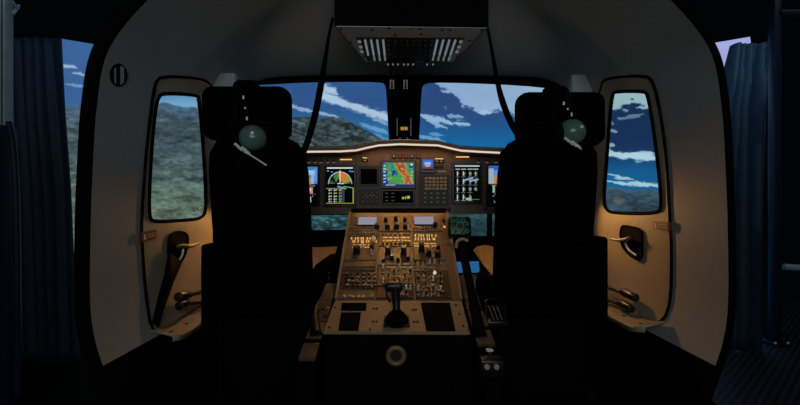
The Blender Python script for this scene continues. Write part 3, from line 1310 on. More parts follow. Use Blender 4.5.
    # dark radio units
    for x0, y0, x1, y1 in ((359, 166, 379, 186), (359, 189, 379.5, 205), (419, 175, 449, 205.5), (284, 166, 298, 204), (513, 166, 530, 204)):
        u = MB(PF.M).prism(rect(PF, x0, y0, x1, y1), -0.004, 0.008).build('radio_unit', M['dark'], t, smooth=False)
        if y0 == 189:
            for i in range(4):
                for j in range(3):
                    MB(PF.M).box((pu(363 + i * 4.6), pv(193 + j * 4.4), .010), (.010, .010, .008), .002).build('push_button', M['key'], u)
            for i in range(3):
                MB(PF.M).box((pu(366 + i * 4.0), pv(195.3), .0145), (.006, .003, .002)).build('legend', M['legend_dim'], u)
        if y0 == 175:
            for i in range(6):
                for j in range(4):
                    k = MB(PF.M).box((pu(426 + i * 3.8), pv(178.6 + j * 3.4), .010), (.0155, .0135, .010), .002).build('key', M['tan'], u)
            for i in range(4):
                for j in range(3):
                    MB(PF.M).box((pu(425 + i * 6.2), pv(193.5 + j * 4.4), .010), (.014, .011, .008), .002).build('push_button', M['key'], u)
                    MB(PF.M).box((pu(425 + i * 6.2), pv(193.5 + j * 4.4), .0145), (.007, .003, .0015)).build('legend', M['legend_dim'], u)
        if y0 == 166 and x0 == 359:
            MB(PF.M).prism(rect(PF, 361, 169, 377, 184), 0.008, 0.009).build('dark_window', M['black'], u, smooth=False)
            for j in range(6):
                MB(PF.M).box((pu(380.8), pv(165 + j * 3.9), .004), (.007, .009, .008), .002).build('line_key', M['key'], u)
    # square lit switches and labels under the glareshield
    for x, y, mt in ((365, 158, 'amber'), (437, 159, 'amber'), (441, 159, 'amber')):
        s = MB(PF.M).box((pu(x), pv(y + 1.4), .004), (.034, .026, .012), .003).build('square_switch', M['maroon'], t)
        MB(PF.M).box((pu(x), pv(y), .0105), (.024, .005, .002)).build('legend', M['amber'], s)
        MB(PF.M).box((pu(x), pv(y + 2.6), .0105), (.012, .006, .002)).build('legend', M['amber_dim'], s)
    s = MB(PF.M).box((pu(439), pv(166.5), .004), (.045, .018, .012), .003).build('square_switch', M['maroon'], t)
    MB(PF.M).box((pu(442), pv(171.5), .002), (.04, .006, .004)).build('label_strip', M['legend_dim'], t)
    for i, x in enumerate((394, 400, 406, 412, 418)):
        s = MB(PF.M).box((pu(x), pv(156.5), .004), (.024, .024, .012), .003).build('warning_light', M['maroon'], t)
        MB(PF.M).box((pu(x), pv(156.2), .0105), (.011, .012, .002)).build('lens', M['legend_dim'] if i in (0, 3) else M['redlamp'], s)
    for x0, x1, y in ((340, 352, 159.6), (456, 469, 157)):
        MB(PF.M).box((pu((x0 + x1) / 2), pv(y), .002), (pu(x1) - pu(x0), .006, .003)).build('label_strip', M['amber'], t)
    for x in (303, 309, 315, 321, 328, 334, 478, 487, 496, 503):
        k = MB(PF.M).cyl((pu(x), pv(160.3), -0.002), (pu(x), pv(160.3), .012), .0095, .008, 14, bev=.002).build('panel_knob', M['knob'], t)
        MB(PF.M).box((pu(x), pv(162.6), .002), (.014, .003, .003)).build('legend', M['amber_dim'], k)
    for x, y in ((322, 170), (322, 186), (358, 176), (450.5, 170), (450.5, 186), (483.5, 176), (484, 196)):
        MB(PF.M).cyl((pu(x), pv(y), -0.002), (pu(x), pv(y), .010), .006, .005, 12).build('panel_screw', M['key'], t)
    for x in (419, 449, 485.5):
        MB(PF.M).cyl((pu(x), pv(209), -0.002), (pu(x), pv(209), .02), .010, .008, 14, bev=.002).build('panel_knob', M['maroon'], t)


build_panel()

# ------------------------------------------------------------------ centre console
ct, cb = P(398, 213, 2.0), P(398, 300, 1.55)
CF = Frame((0, (ct.y + cb.y) / 2, (ct.z + cb.z) / 2), (1, 0, 0), ct - cb)
af, an = P(396, 300, 1.55), P(396, 332.5, 1.324)
AF = Frame((0, (af.y + an.y) / 2, (af.z + an.z) / 2), (1, 0, 0), af - an)


def build_console():
    t = thing('center_console', (-0.005, 1.65, 0.0), 'sloping brown centre console covered with amber-lit knobs and switches', 'console')
    x0, x1 = -0.255, 0.243
    # housing: side profile extruded in x
    prof = [(2.06, CZ - .03), (2.0, ct.z - .012), (1.55, cb.z - .012), (1.318, an.z - .012), (1.318, an.z - .05), (1.34, 0.001), (2.06, 0.001)]
    HF = Frame((0, 0, 0), (0, 1, 0), (0, 0, 1))
    mb = MB(HF.M)
    mb.prism(prof, x0 + .006, x1 - .006)
    mb.build('housing', M['black'], t, smooth=False)
    # sloped deck
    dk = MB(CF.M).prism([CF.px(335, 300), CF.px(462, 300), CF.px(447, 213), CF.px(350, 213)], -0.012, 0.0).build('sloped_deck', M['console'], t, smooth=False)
    # raised side rails
    for a, b in (((335.5, 300), (350.5, 213)), ((461.5, 300), (446.5, 213))):
        p, q = CF.px(*a), CF.px(*b)
        MB(CF.M).box(((p[0] + q[0]) / 2, (p[1] + q[1]) / 2, .004), (.012, abs(q[1] - p[1]), .014), .003).build('side_rail', M['beige'], dk)

    def u_of(px, py):
        return CF.px(px, py)

    def module(xa, ya, xb, yb, m='console'):
        """xa, xb are columns at the deck's top edge (row 213); they converge with the view"""
        def col(x, y):
            u = CF.px(x, 213)[0]
            return (u, CF.px(400, y)[1])
        o = MB(CF.M).prism([col(xa, yb), col(xb, yb), col(xb, ya), col(xa, ya)], -0.002, 0.006).build('control_module', M[m], t, smooth=False)
        bv = o.modifiers.new('bevel', 'BEVEL')
        bv.width = .002
        for cx_, cy_ in ((xa, ya), (xb, ya), (xa, yb), (xb, yb)):
            u, v = col(cx_, cy_)
            u += .007 if cx_ == xa else -.007
            v += -.007 if cy_ == ya else .007
            MB(CF.M).cyl((u, v, .005), (u, v, .008), .0035, n=8).build('screw', M['key'], o)
        return o

    def knob(o, px, py, r, h, m='knob'):
        u, v = CF.px(px, py)
        k = MB(CF.M)
        k.lathe([(r * 1.15, 0.004), (r * 1.15, .010), (r, .012), (r * .9, h * .96), (r * .75, h)], Vector((u, v, 0)), (0, 0, 1), 18)
        k = k.build('knob', M[m], o)
        MB(CF.M).box((u, v + r * .45, h + .0006), (.0022, r * .7, .0014)).build('pointer', M['amber_dim'], k)

    def toggle(o, px, py, h=.026):
        u, v = CF.px(px, py)
        s = MB(CF.M).cyl((u, v, .004), (u, v, .010), .007, n=12).build('toggle_switch', M['key'], o)
        MB(CF.M).cyl((u, v, .008), (u, v + .006, .008 + h), .0028, .0042, 10).build('toggle_lever', M['metal'] if random.random() < .4 else M['knob'], s)

    def button(o, px, py, w=.013, h=.010, m='key', lit=None):
        u, v = CF.px(px, py)
        b = MB(CF.M).box((u, v, .008), (w, h, .009), .002).build('push_button', M[m], o)
        if lit:
            MB(CF.M).box((u, v, .0128), (w * .6, h * .35, .0012)).build('button_legend', M[lit], b)

    def legends(o, xa, ya, xb, yb, n, m='amber', tall=False, seed=0):
        mb_ = MB(CF.M)
        r = random.Random(seed)
        for i in range(n):
            for j in range(2):
                px = xa + (xb - xa) * (i + r.uniform(.2, .8)) / n
                py = ya if j == 0 else yb
                u, v = CF.px(px, py)
                mb_.box((u, v, .0066), (.004 if tall else r.uniform(.006, .014), .016 if tall else .004, .0012))
        mb_.build('legend', M[m], o)

    def dots(o, xa, ya, xb, yb, n, seed):
        r = random.Random(seed)
        for m_, cnt in (('amber_dim', n), ('legend_dim', n // 2)):
            mb_ = MB(CF.M)
            for _ in range(cnt):
                u, v = CF.px(r.uniform(xa, xb), r.uniform(ya, yb))
                mb_.box((u, v, .0066), (r.uniform(.003, .009), .0035, .0012))
            mb_.build('legend', M[m_], o)

    # left column ----------------------------------------------------------
    a = module(351.5, 215, 379.5, 229)
    (u0, v0), (u1, v1) = CF.px(358, 226.5), CF.px(377, 219)
    MB(CF.M).box(((u0 + u1) / 2, (v0 + v1) / 2, .008), (u1 - u0 + .006, v1 - v0 + .006, .006), .002).build('readout_bezel', M['dark'], a)
    lab(MB(CF.M).box(((u0 + u1) / 2, (v0 + v1) / 2, .0114), (u1 - u0, v1 - v0, .002)).build('readout', M['lilac'], a), 'pale lilac lit readout')
    for i in range(4):
        button(a, 355, 217.5 + i * 2.6, .009, .008)
    knob(a, 377, 229, .011, .030)
    b = module(351.5, 230, 379.5, 237)
    for i in range(8):
        for j in range(2):
            button(b, 353 + i * 3.0, 231.6 + j * 2.8, .010, .009, 'key', 'amber_dim' if (i + j) % 2 else None)
    c = module(351.5, 238, 379.5, 261)
    legends(c, 351, 239.5, 377, 242.5, 9, 'amber', True, 1)
    legends(c, 352, 246, 374, 248.5, 6, 'amber', False, 2)
    knob(c, 357, 254, .016, .045)
    knob(c, 371.5, 250, .009, .030)
    toggle(c, 373.5, 243)
    toggle(c, 371.5, 256)
    toggle(c, 363, 248, .018)
    d = module(351.5, 262, 379.5, 267.5)
    e = module(351.5, 268.2, 379.5, 271.5, 'dark')
    f = module(351.5, 272.5, 379.5, 289.5, 'maroon')
    for i in range(6):
        for j in range(4):
            button(f, 347 + i * 5.5, 275.5 + j * 3.9, .013, .010, 'dark', 'legend_dim' if (i in (2, 3) and j == 2) or (i + 2 * j) % 5 == 0 else ('amber_dim' if (i + j) % 3 == 0 else None))
    dots(f, 345, 274, 375, 288, 16, 24)
    g = module(351.5, 290.5, 379.5, 299)
    legends(g, 342, 296.5, 374, 297.5, 5, 'amber_dim', False, 4)
    dots(a, 353, 216, 376, 218, 8, 25)
    dots(b, 352, 231, 377, 236, 12, 26)
    # centre column ----------------------------------------------------------
    a = module(381, 215, 410.5, 232, 'console')
    for x, y, r in ((386, 222, .009), (396, 221, .009), (405, 222, .009), (387.5, 229, .012), (396.5, 229, .012), (405.5, 229, .010)):
        knob(a, x, y, r, .03)
    legends(a, 383, 217.2, 409, 225.3, 7, 'amber_dim', False, 5)
    b = module(381, 233, 410.5, 247)
    legends(b, 382, 238.5, 411, 241.5, 8, 'amber', False, 6)
    for i in range(7):
        button(b, 383 + i * 4.2, 236, .011, .008, 'key')
        button(b, 383 + i * 4.2, 245, .011, .008, 'dark', 'amber_dim' if i % 2 else None)
    c = module(381, 248, 410.5, 266)
    for x, y, r, h in ((388, 255, .013, .05), (403.5, 255, .013, .05), (392, 260, .009, .03), (408, 261, .008, .03), (383.5, 262.5, .008, .025), (398, 262.5, .008, .03)):
        knob(c, x, y, r, h)
    legends(c, 383, 249.2, 410, 265, 7, 'amber_dim', False, 7)
    d = module(381, 267, 410.5, 287, 'dark')
    for j in range(4):
        for i in range(6):
            if (i + j) % 3 == 0:
                toggle(d, 383 + i * 5.4, 270 + j * 4.8, .02)
            else:
                button(d, 383 + i * 5.4, 270 + j * 4.8, .010, .009, 'key', 'legend_dim' if (i * j) % 4 == 1 else None)
    legends(d, 382, 267.8, 410, 277, 8, 'amber_dim', False, 8)
    dots(d, 383, 268, 411, 286, 34, 21)
    dots(c, 383, 250, 411, 265, 18, 22)
    e = module(381, 288, 410.5, 299, 'dark')
    for i in range(5):
        toggle(e, 402 + (i % 3) * 4, 291 + (i // 3) * 4.6, .018)
    # right column ----------------------------------------------------------
    a = module(412, 215, 440, 232)
    (u0, v0), (u1, v1) = CF.px(414.5, 226), CF.px(433.5, 218.5)
    MB(CF.M).box(((u0 + u1) / 2, (v0 + v1) / 2, .008), (u1 - u0 + .006, v1 - v0 + .006, .006), .002).build('readout_bezel', M['dark'], a)
    lab(MB(CF.M).box(((u0 + u1) / 2, (v0 + v1) / 2, .0114), (u1 - u0, v1 - v0, .002)).build('readout', M['lilac'], a), 'pale lilac lit readout')
    knob(a, 435, 227.5, .011, .032)
    for i in range(7):
        button(a, 415 + i * 2.8, 229.5, .009, .009, 'key', 'amber_dim' if i % 2 else None)
    b = module(412, 233, 440, 261)
    legends(b, 414, 236.5, 437, 240, 8, 'amber', True, 11)
    legends(b, 413, 244.5, 437, 247, 7, 'amber', False, 12)
    for x, y, r, h in ((421.5, 252, .013, .05), (428.5, 256, .012, .036), (438, 250, .009, .03), (437.5, 257, .012, .034)):
        knob(b, x, y, r, h)
    c = module(412, 262, 440, 272)
    for i in range(6):
        toggle(c, 415.5 + i * 4.7, 265, .018)
        button(c, 415.5 + i * 4.7, 269.5, .010, .008, 'key', 'amber_dim')
    d = module(412, 273, 440, 299, 'dark')
    for j in range(5):
        for i in range(4):
            if i == 3 or (i + j) % 2:
                toggle(d, 418 + i * 7.4, 277 + j * 4.9, .018)
            else:
                button(d, 418 + i * 7.4, 277 + j * 4.9, .011, .010, 'key', 'legend_dim' if (i + j) % 4 == 0 else None)
    dots(d, 416, 274, 443, 298, 40, 23)
    u, v = CF.px(434.5, 274.5)
    lab(MB(CF.M).cyl((u, v, .004), (u, v, .016), .006, n=12).build('indicator_lamp', emit('pale_lamp', (1, .9, .7), 0.7), d), 'small bright indicator lamp')
    dots(c, 414, 263, 441, 271, 12, 27)
    dots(a, 414, 228, 438, 231, 10, 28)
    # narrow strip by the right rail
    s = module(441.5, 215, 446, 245, 'console')
    u, v = CF.px(443.5, 221)
    MB(CF.M).box((u, v, .01), (.012, .03, .016), .003).build('guarded_switch', M['redlamp'] if False else M['maroon'], s)
    u, v = CF.px(444.5, 228)
    MB(CF.M).box((u, v, .008), (.010, .008, .003)).build('legend', M['amber'], s)

    # aft deck ----------------------------------------------------------
    dk2 = MB(AF.M).prism([AF.px(322, 332.5), AF.px(470, 332.5), AF.px(462, 300), AF.px(335, 300)], -0.012, 0.0).build('aft_deck', M['beige'], t, smooth=False)
    bv = dk2.modifiers.new('bevel', 'BEVEL')
    bv.width = .004

    def pad(x0_, y0_, x1_, y1_, nm, lean=0):
        p = [AF.px(x0_ - lean, y1_), AF.px(x1_ - lean, y1_), AF.px(x1_, y0_), AF.px(x0_, y0_)]
        o = MB(AF.M).prism(p, -0.002, 0.004).build(nm, M['black'], dk2, smooth=False)
        return o
    pad(342, 304, 367, 311, 'blank_plate', 1)
    pad(341, 313.5, 361, 331, 'blank_plate', 3)
    pad(421, 303.5, 450, 331, 'tray_mat', -5)
    for x, y in ((374, 309), (377, 309), (373, 322), (376.5, 322), (413, 310), (416, 310), (414, 322), (417.5, 322), (335, 308), (329, 328), (456, 305), (459, 314), (463, 326), (370, 330)):
        u, v = AF.px(x, y)
        MB(AF.M).cyl((u, v, -.001), (u, v, .004), .0045, n=10).build('screw', M['knob'], dk2)
    # ring vent on the aft face
    c = P(396, 355, 1.312)
    ring = MB()
    n = 28
    pts = [c + Vector((math.cos(2 * math.pi * i / n) * .026, 0.006, math.sin(2 * math.pi * i / n) * .026)) for i in range(n)]
    ring.tube([p - Vector((0, .012, 0)) for p in pts], .0085, 10, closed=True)
    v = lab(ring.build('ring_handle', M['pale'], t), 'pale round ring on the black aft face')
    MB().cyl(c + Vector((0, .02, 0)), c + Vector((0, -.004, 0)), .022, n=20).build('ring_core', M['dark'], v)


build_console()


# joystick standing on the aft deck
def build_stick():
    u, v = AF.px(396.5, 322)
    base = AF.M @ Vector((u, v, 0.0))
    t = thing('joystick', base, 'black joystick with a rubber boot standing on the console aft deck', 'joystick')
    n = AF.n
    MB().lathe([(.043, 0.0), (.043, .006), (.036, .012), (.038, .018), (.028, .024), (.029, .030), (.019, .036), (.014, .048)], base, n, 24).build('boot', M['rubber'], t)
    MB().box(base + n * 0.003, (.09, .075, .006), .002, rot=AF.M.to_quaternion()).build('boot_flange', M['knob'], t)
    a = base + n * .045
    b = base + Vector((-0.004, .03, .105))
    MB().tube([a, (a + b) / 2 + Vector((0, -.004, 0)), b], [.012, .013, .015, .017], 14, smooth=1).build('grip', M['knob'], t)
    h = MB()
    h.box(b + Vector((-.006, .004, .010)), (.066, .036, .034), .012, 3)
    hd = h.build('grip_head', M['knob'], t)
    MB().cyl(b + Vector((.006, -.012, .024)), b + Vector((.006, -.016, .034)), .007, .006, 12).build('thumb_hat', M['key'], hd)
    MB().cyl(b + Vector((-.024, -.010, .022)), b + Vector((-.024, -.014, .030)), .005, n=12).build('thumb_button', M['maroon'], hd)
    MB().tube([b + Vector((-.03, .018, .0)), b + Vector((-.034, .03, -.02)), b + Vector((-.02, .028, -.05))], .005, 8, smooth=1).build('trigger', M['knob'], t)


build_stick()


# ------------------------------------------------------------------ low pedestals beside the console and the collective levers
def pedestal(side, label):
    xa, xb = (-.322, -.264) if side < 0 else (.254, .318)
    ya, yb = (1.25, 1.74) if side < 0 else (1.32, 1.81)
    xm = (xa + xb) / 2
    ztop = lambda y: CZ - .494 + (y - 1.24) * .30
    t = thing('side_pedestal', (xm, (ya + yb) / 2, 0), label, 'pedestal', 'low pedestals beside the console')
    HF = Frame((0, 0, 0), (0, 1, 0), (0, 0, 1))
    MB(HF.M).prism([(yb, ztop(yb) - .01), (ya, ztop(ya) - .01), (ya, .001), (yb, .001)], xa, xb).build('pedestal_body', M['black'], t, smooth=False)
    fr = Frame((xm, ya, ztop(ya)), (1, 0, 0), (0, 1, .30))
    w = xb - xa - .004
    v = 0.0
    for L, m in ((.085, 'tread'), (.02, 'black'), (.10, 'tread'), (.15, 'dark'), (.14, 'tread')):
        p = MB(fr.M).box((0, v + L / 2, -.004), (w, L - .006, .014), .003).build('cover_plate', M[m], t)
        if m == 'dark':
            for k in range(6):
                MB(fr.M).box((-.018 + (k % 3) * .018, v + .03 + (k // 3) * .05, .006), (.010, .012, .012), .002).build('push_button', M['key'] if k % 2 else M['knob'], p)
        v += L
    return t


pedestal(-1, 'low beige and black pedestal between the left seat and the console')
pedestal(1, 'low beige and black pedestal between the console and the right seat')


def collective(side):
    if side > 0:
        t = thing('collective_lever', P(481, 338, 1.36), 'long black lever with green-lit head rising beside the right pedestal', 'lever')
        pts = [P(481, 338, 1.36), P(477, 320, 1.42), P(470, 285, 1.56), P(465, 262, 1.66), P(462, 240, 1.76)]
        MB().tube(pts, [.022, .020, .017, .018, .016], 14, smooth=2).build('lever_arm', M['rubber'], t)
        hd = MB()
        q = Matrix.Rotation(math.radians(-18), 3, 'X').to_quaternion()
        hd.box(P(459, 227.5, 1.79), (.104, .05, .092), .014, 3, rot=q)
        hd = hd.build('control_head', M['knob'], t)
        hf = Frame(P(459, 227.5, 1.79) + q @ Vector((0, -.026, 0)), q @ Vector((1, 0, 0)), q @ Vector((0, 0, 1)))
        for x, y, r in ((-.030, .024, .007), (-.008, .028, .007), (.016, .026, .008), (.034, .012, .006), (-.032, -.004, .007), (.002, .002, .014), (-.020, -.026, .007), (.010, -.028, .007), (.032, -.022, .007)):
            b = MB(hf.M).cyl((x, y, -.002), (x, y, .010), r, r * .85, 14).build('head_button', M['dark'], hd)
            n = 16
            MB(hf.M).tube([Vector((x + math.cos(2 * math.pi * i / n) * r * 1.15, y + math.sin(2 * math.pi * i / n) * r * 1.15, .001)) for i in range(n)], .0014, 6, closed=True).build('glow_ring', M['green'], b)
        cap = MB().tube([P(456, 248, 1.74), P(457, 241, 1.74), P(462, 238.5, 1.74), P(468, 241, 1.74)], .007, 10, smooth=2).build('guard_loop', M['tan'], t)
        lab(cap, 'pale guard loop below the head')
    else:
        t = thing('collective_lever', P(316, 335, 1.36), 'black lever lying beside the left seat, left of the console', 'lever')
        pts = [P(316, 335, 1.36), P(314, 318, 1.45), P(318, 304, 1.6), P(330, 293, 1.8)]
        MB().tube(pts, [.020, .016, .015, .018], 12, smooth=2).build('lever_arm', M['knob'], t)
        hd = MB().box(P(332, 290, 1.83), (.06, .06, .05), .012, 3).build('control_head', M['knob'], t)
        for k in range(3):
            c = P(327 + k * 4, 288, 1.80)
            MB().cyl(c, c + Vector((0, -.012, .003)), .006, n=12).build('head_button', M['key'], hd)


collective(1)
collective(-1)


# wire holder and small knob box by the right seat
def extras():
    t = thing('wire_holder', P(495, 318, 1.6), 'black wire holder with clipped cards beside the right seat cushion', 'holder')
    MB().tube([P(487, 322, 1.58), P(485, 302, 1.6), P(488, 299.5, 1.62), P(502, 299, 1.64), P(505, 302, 1.64), P(506, 322, 1.62)], .0045, 8, smooth=1).build('wire_frame', M['knob'], t)
    MB().box(P(496, 322, 1.6), (.09, .06, .02), .004).build('holder_base', M['knob'], t)
    for i in range(3):
        MB().box(P(491 + i * 4, 313, 1.61), (.006, .03, .06), .002, rot=Matrix.Rotation(math.radians(-20), 3, 'Y').to_quaternion()).build('card', M['key'], t)
    t = thing('knob_box', P(491, 376, 1.2), 'small black box with two tan knobs beside the right seat foot', 'control box')
    MB().box(P(491, 366, 1.22), (.07, .05, .05), .006).build('box_body', M['knob'], t)
    for x in (486.5, 496):
        a = P(x, 366.5, 1.196)
        MB().cyl(a, a + Vector((0, -.012, .002)), .0095, .008, 16, bev=.002).build('box_knob', M['tan'], t)
    a = P(489.5, 350, 1.24)
    lab(MB().box(a, (.022, .02, .007), .003).build('box_tab', M['white'], t), 'white tab on top')
    MB().box(P(489.5, 355, 1.24), (.01, .01, .03)).build('tab_stem', M['knob'], t)
    MB().box(P(491, 420, 1.24), (.04, .04, .26)).build('box_stand', M['black'], t)


extras()


# ------------------------------------------------------------------ pilot seats
def seat(cx, dx, label, armrest, lo=0.0):
    """cx: seat centre, dx: how far the backrest sits from the headrest centre"""
    t = thing('pilot_seat', (cx, 1.75, 0.0), label, 'seat', 'pilot seats')
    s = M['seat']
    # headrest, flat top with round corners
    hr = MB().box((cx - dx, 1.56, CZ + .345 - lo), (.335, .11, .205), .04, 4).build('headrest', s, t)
    MB().tube([(cx - dx - .165, 1.56, CZ + .30), (cx - dx - .12, 1.50, CZ + .30), (cx - dx + .12, 1.50, CZ + .30), (cx - dx + .165, 1.56, CZ + .30)], .005, 8).build('headrest_seam', M['rubber'], hr)
    # backrest: shaped slab, shoulders round, tapering upwards
    bm = bmesh.new()
    rings = []
    for z, w, y, th in ((-.46, .37, 1.70, .12), (-.30, .385, 1.67, .14), (-.05, .385, 1.63, .15), (.12, .378, 1.60, .15), (.19, .36, 1.585, .14), (.235, .31, 1.58, .12), (.25, .25, 1.575, .09)):
        ring = []
        n = 28
        for i in range(n):
            a = 2 * math.pi * i / n
            ca, sa = math.cos(a), math.sin(a)
            ex = abs(ca) ** .38 * (1 if ca > 0 else -1)
            ey = abs(sa) ** .5 * (1 if sa > 0 else -1)
            ring.append(bm.verts.new((cx + ex * w / 2, y + ey * th / 2, CZ + z)))
        rings.append(ring)
    for a, b in zip(rings, rings[1:]):
        for i in range(28):
            j = (i + 1) % 28
            bm.faces.new((a[i], a[j], b[j], b[i]))
    bm.faces.new(rings[0])
    bm.faces.new(rings[-1])
    mb = MB()
    mb.bm.free()
    mb.bm = bm
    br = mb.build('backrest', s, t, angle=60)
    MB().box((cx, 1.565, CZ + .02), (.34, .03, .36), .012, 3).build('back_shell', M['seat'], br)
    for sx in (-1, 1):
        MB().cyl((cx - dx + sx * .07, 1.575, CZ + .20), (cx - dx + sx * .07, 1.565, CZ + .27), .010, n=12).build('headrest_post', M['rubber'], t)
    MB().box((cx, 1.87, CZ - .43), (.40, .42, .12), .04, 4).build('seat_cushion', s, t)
    for sx in (-1, 1):
        MB().box((cx + sx * .182, 1.82, CZ - .40), (.045, .36, .12), .018, 3).build('side_bolster', s, t)
    MB().box((cx, 1.84, (CZ - .46) / 2 + .01), (.38, .42, CZ - .50), .02).build('seat_base', M['black'], t)
    for sx in (-1, 1):
        MB().box((cx + sx * .16, 1.84, .02), (.04, .7, .036), .004).build('seat_rail', M['black'], t)
    # harness guide on top of the headrest
    hg = MB()
    hg.box((cx - dx - (.02 if armrest else .0), 1.555, CZ + .452 - lo), (.085, .06, .04), .016, 3)
    hg = hg.build('harness_guide', M['rubber'], t)
    for sx in (-.022, .022):
        gx = cx - dx - (.02 if armrest else 0)
        pts = [(gx + sx, 1.54, CZ + .465 - lo), (gx + sx, 1.495, CZ + .44 - lo), (gx + sx * 1.3, 1.488, CZ + .34), (gx + sx * 1.5, 1.49, CZ + .22)]
        b = MB()
        for p, q in zip(pts, pts[1:]):
            p, q = Vector(p), Vector(q)
            b.tube([p, q], .009, 6)
        b.build('harness_strap', M['rubber'], hg)
    if armrest:
        MB().box((cx + .205, 1.66, CZ - .335), (.05, .20, .40), .012, 3).build('armrest', s, t)
    else:
        MB().box((cx - .205, 1.68, CZ - .335), (.04, .22, .34), .012, 3).build('armrest', s, t)
        MB().box((cx + .255, 1.68, CZ - .26), (.045, .34, .05), .014, 3).build('armrest', s, t)
    # shoulder pad on the inboard side
    sx = 1 if cx < 0 else -1
    MB().box((cx + sx * .150, 1.60, CZ + .15), (.055, .13, .14), .026, 3).build('shoulder_pad', s, t)
    return t


seat(-.560, .033, 'black pilot seat on the left, seen from behind', False)
seat(.585, -.035, 'black pilot seat on the right, seen from behind, with a tall black armrest box', True, 0.022)


# headsets hung on the seat backs
def headset(px, py, label, flip, top):
    d = 1.465
    c = P(px, py, d)
    t = thing('headset', c, label, 'headset', 'headsets hung on the seats')
    s = -1 if flip else 1
    cup = MB()
    cup.lathe([(.047, .03), (.050, .016), (.048, .002), (.042, -.014), (.031, -.026), (.016, -.033), (.002, -.035)], c, (0.10, 1, 0.10), 28)
    cp = cup.build('ear_cup', M['cup'], t)
    MB().lathe([(.036, .0), (.048, .004), (.050, .016), (.046, .026), (.030, .028)], c + Vector((0, .026, 0)), (0, 1, 0), 24).build('ear_pad', M['rubber'], cp)
    c2 = c + Vector((-.055 * 1, .015, -.004))
    cup = MB()
    cup.ell(c2, (.022, .045, .046), 20)
    cp2 = cup.build('ear_cup', M['rubber'], t)
    # headband looped up to the harness guide
    tp = P(top[0], top[1], 1.47)
    MB().tube([c + Vector((-.002, -.005, .046)), c + Vector((-.008, -.008, .07)), tp + Vector((0, 0, -.03)), tp, tp + Vector((-.035, .0, -.02)), c2 + Vector((0, 0, .045))], .0075, 10, smooth=2).build('headband', M['rubber'], t)
    for i, k in enumerate((.15, .5, .85)):
        p = c + Vector((-.006, -.016, .052)) + (tp - c - Vector((0, 0, .06))) * k
        MB().box(p, (.007, .006, .014 if i != 1 else .008), .002).build('slider_clip', M['metal'], t)
    # stirrup and microphone boom
    for k in range(2):
        a = c + Vector((-.045 + k * .025, -.034, -.026 - k * .012))
        MB().tube([a, a + Vector((.030, -.003, -.026))], .0052, 8).build('stirrup', M['metal'], t)
    a = c + Vector((-.012, -.036, -.054))
    b = a + Vector((.088 if not flip else .030, .0, -.055 if not flip else -.020))
    MB().tube([a, (a + b) / 2 + Vector((0, -.006, .003)), b], .0032, 8, smooth=1).build('microphone_boom', M['metal'], t)
    MB().ell(b, (.011, .008, .008), 12).build('microphone', M['rubber'], t)
    p = c + Vector((.016, -.034, .012))
    MB().cyl(p + Vector((0, .01, 0)), p + Vector((0.001, -.001, .001)), .006, n=12).build('volume_knob', M['metal'], cp)
    MB().tube([c2 + Vector((0, 0, -.044)), c2 + Vector((.01, .0, -.12)), c2 + Vector((.05, .0, -.22)), c2 + Vector((.03, .01, -.34))], .0035, 8, smooth=2).build('cord', M['rubber'], t)


headset(251, 138, 'green-cupped headset hanging behind the left pilot seat', False, (246, 92))
headset(573, 132, 'green-cupped headset hanging behind the right pilot seat', True, (562, 100))


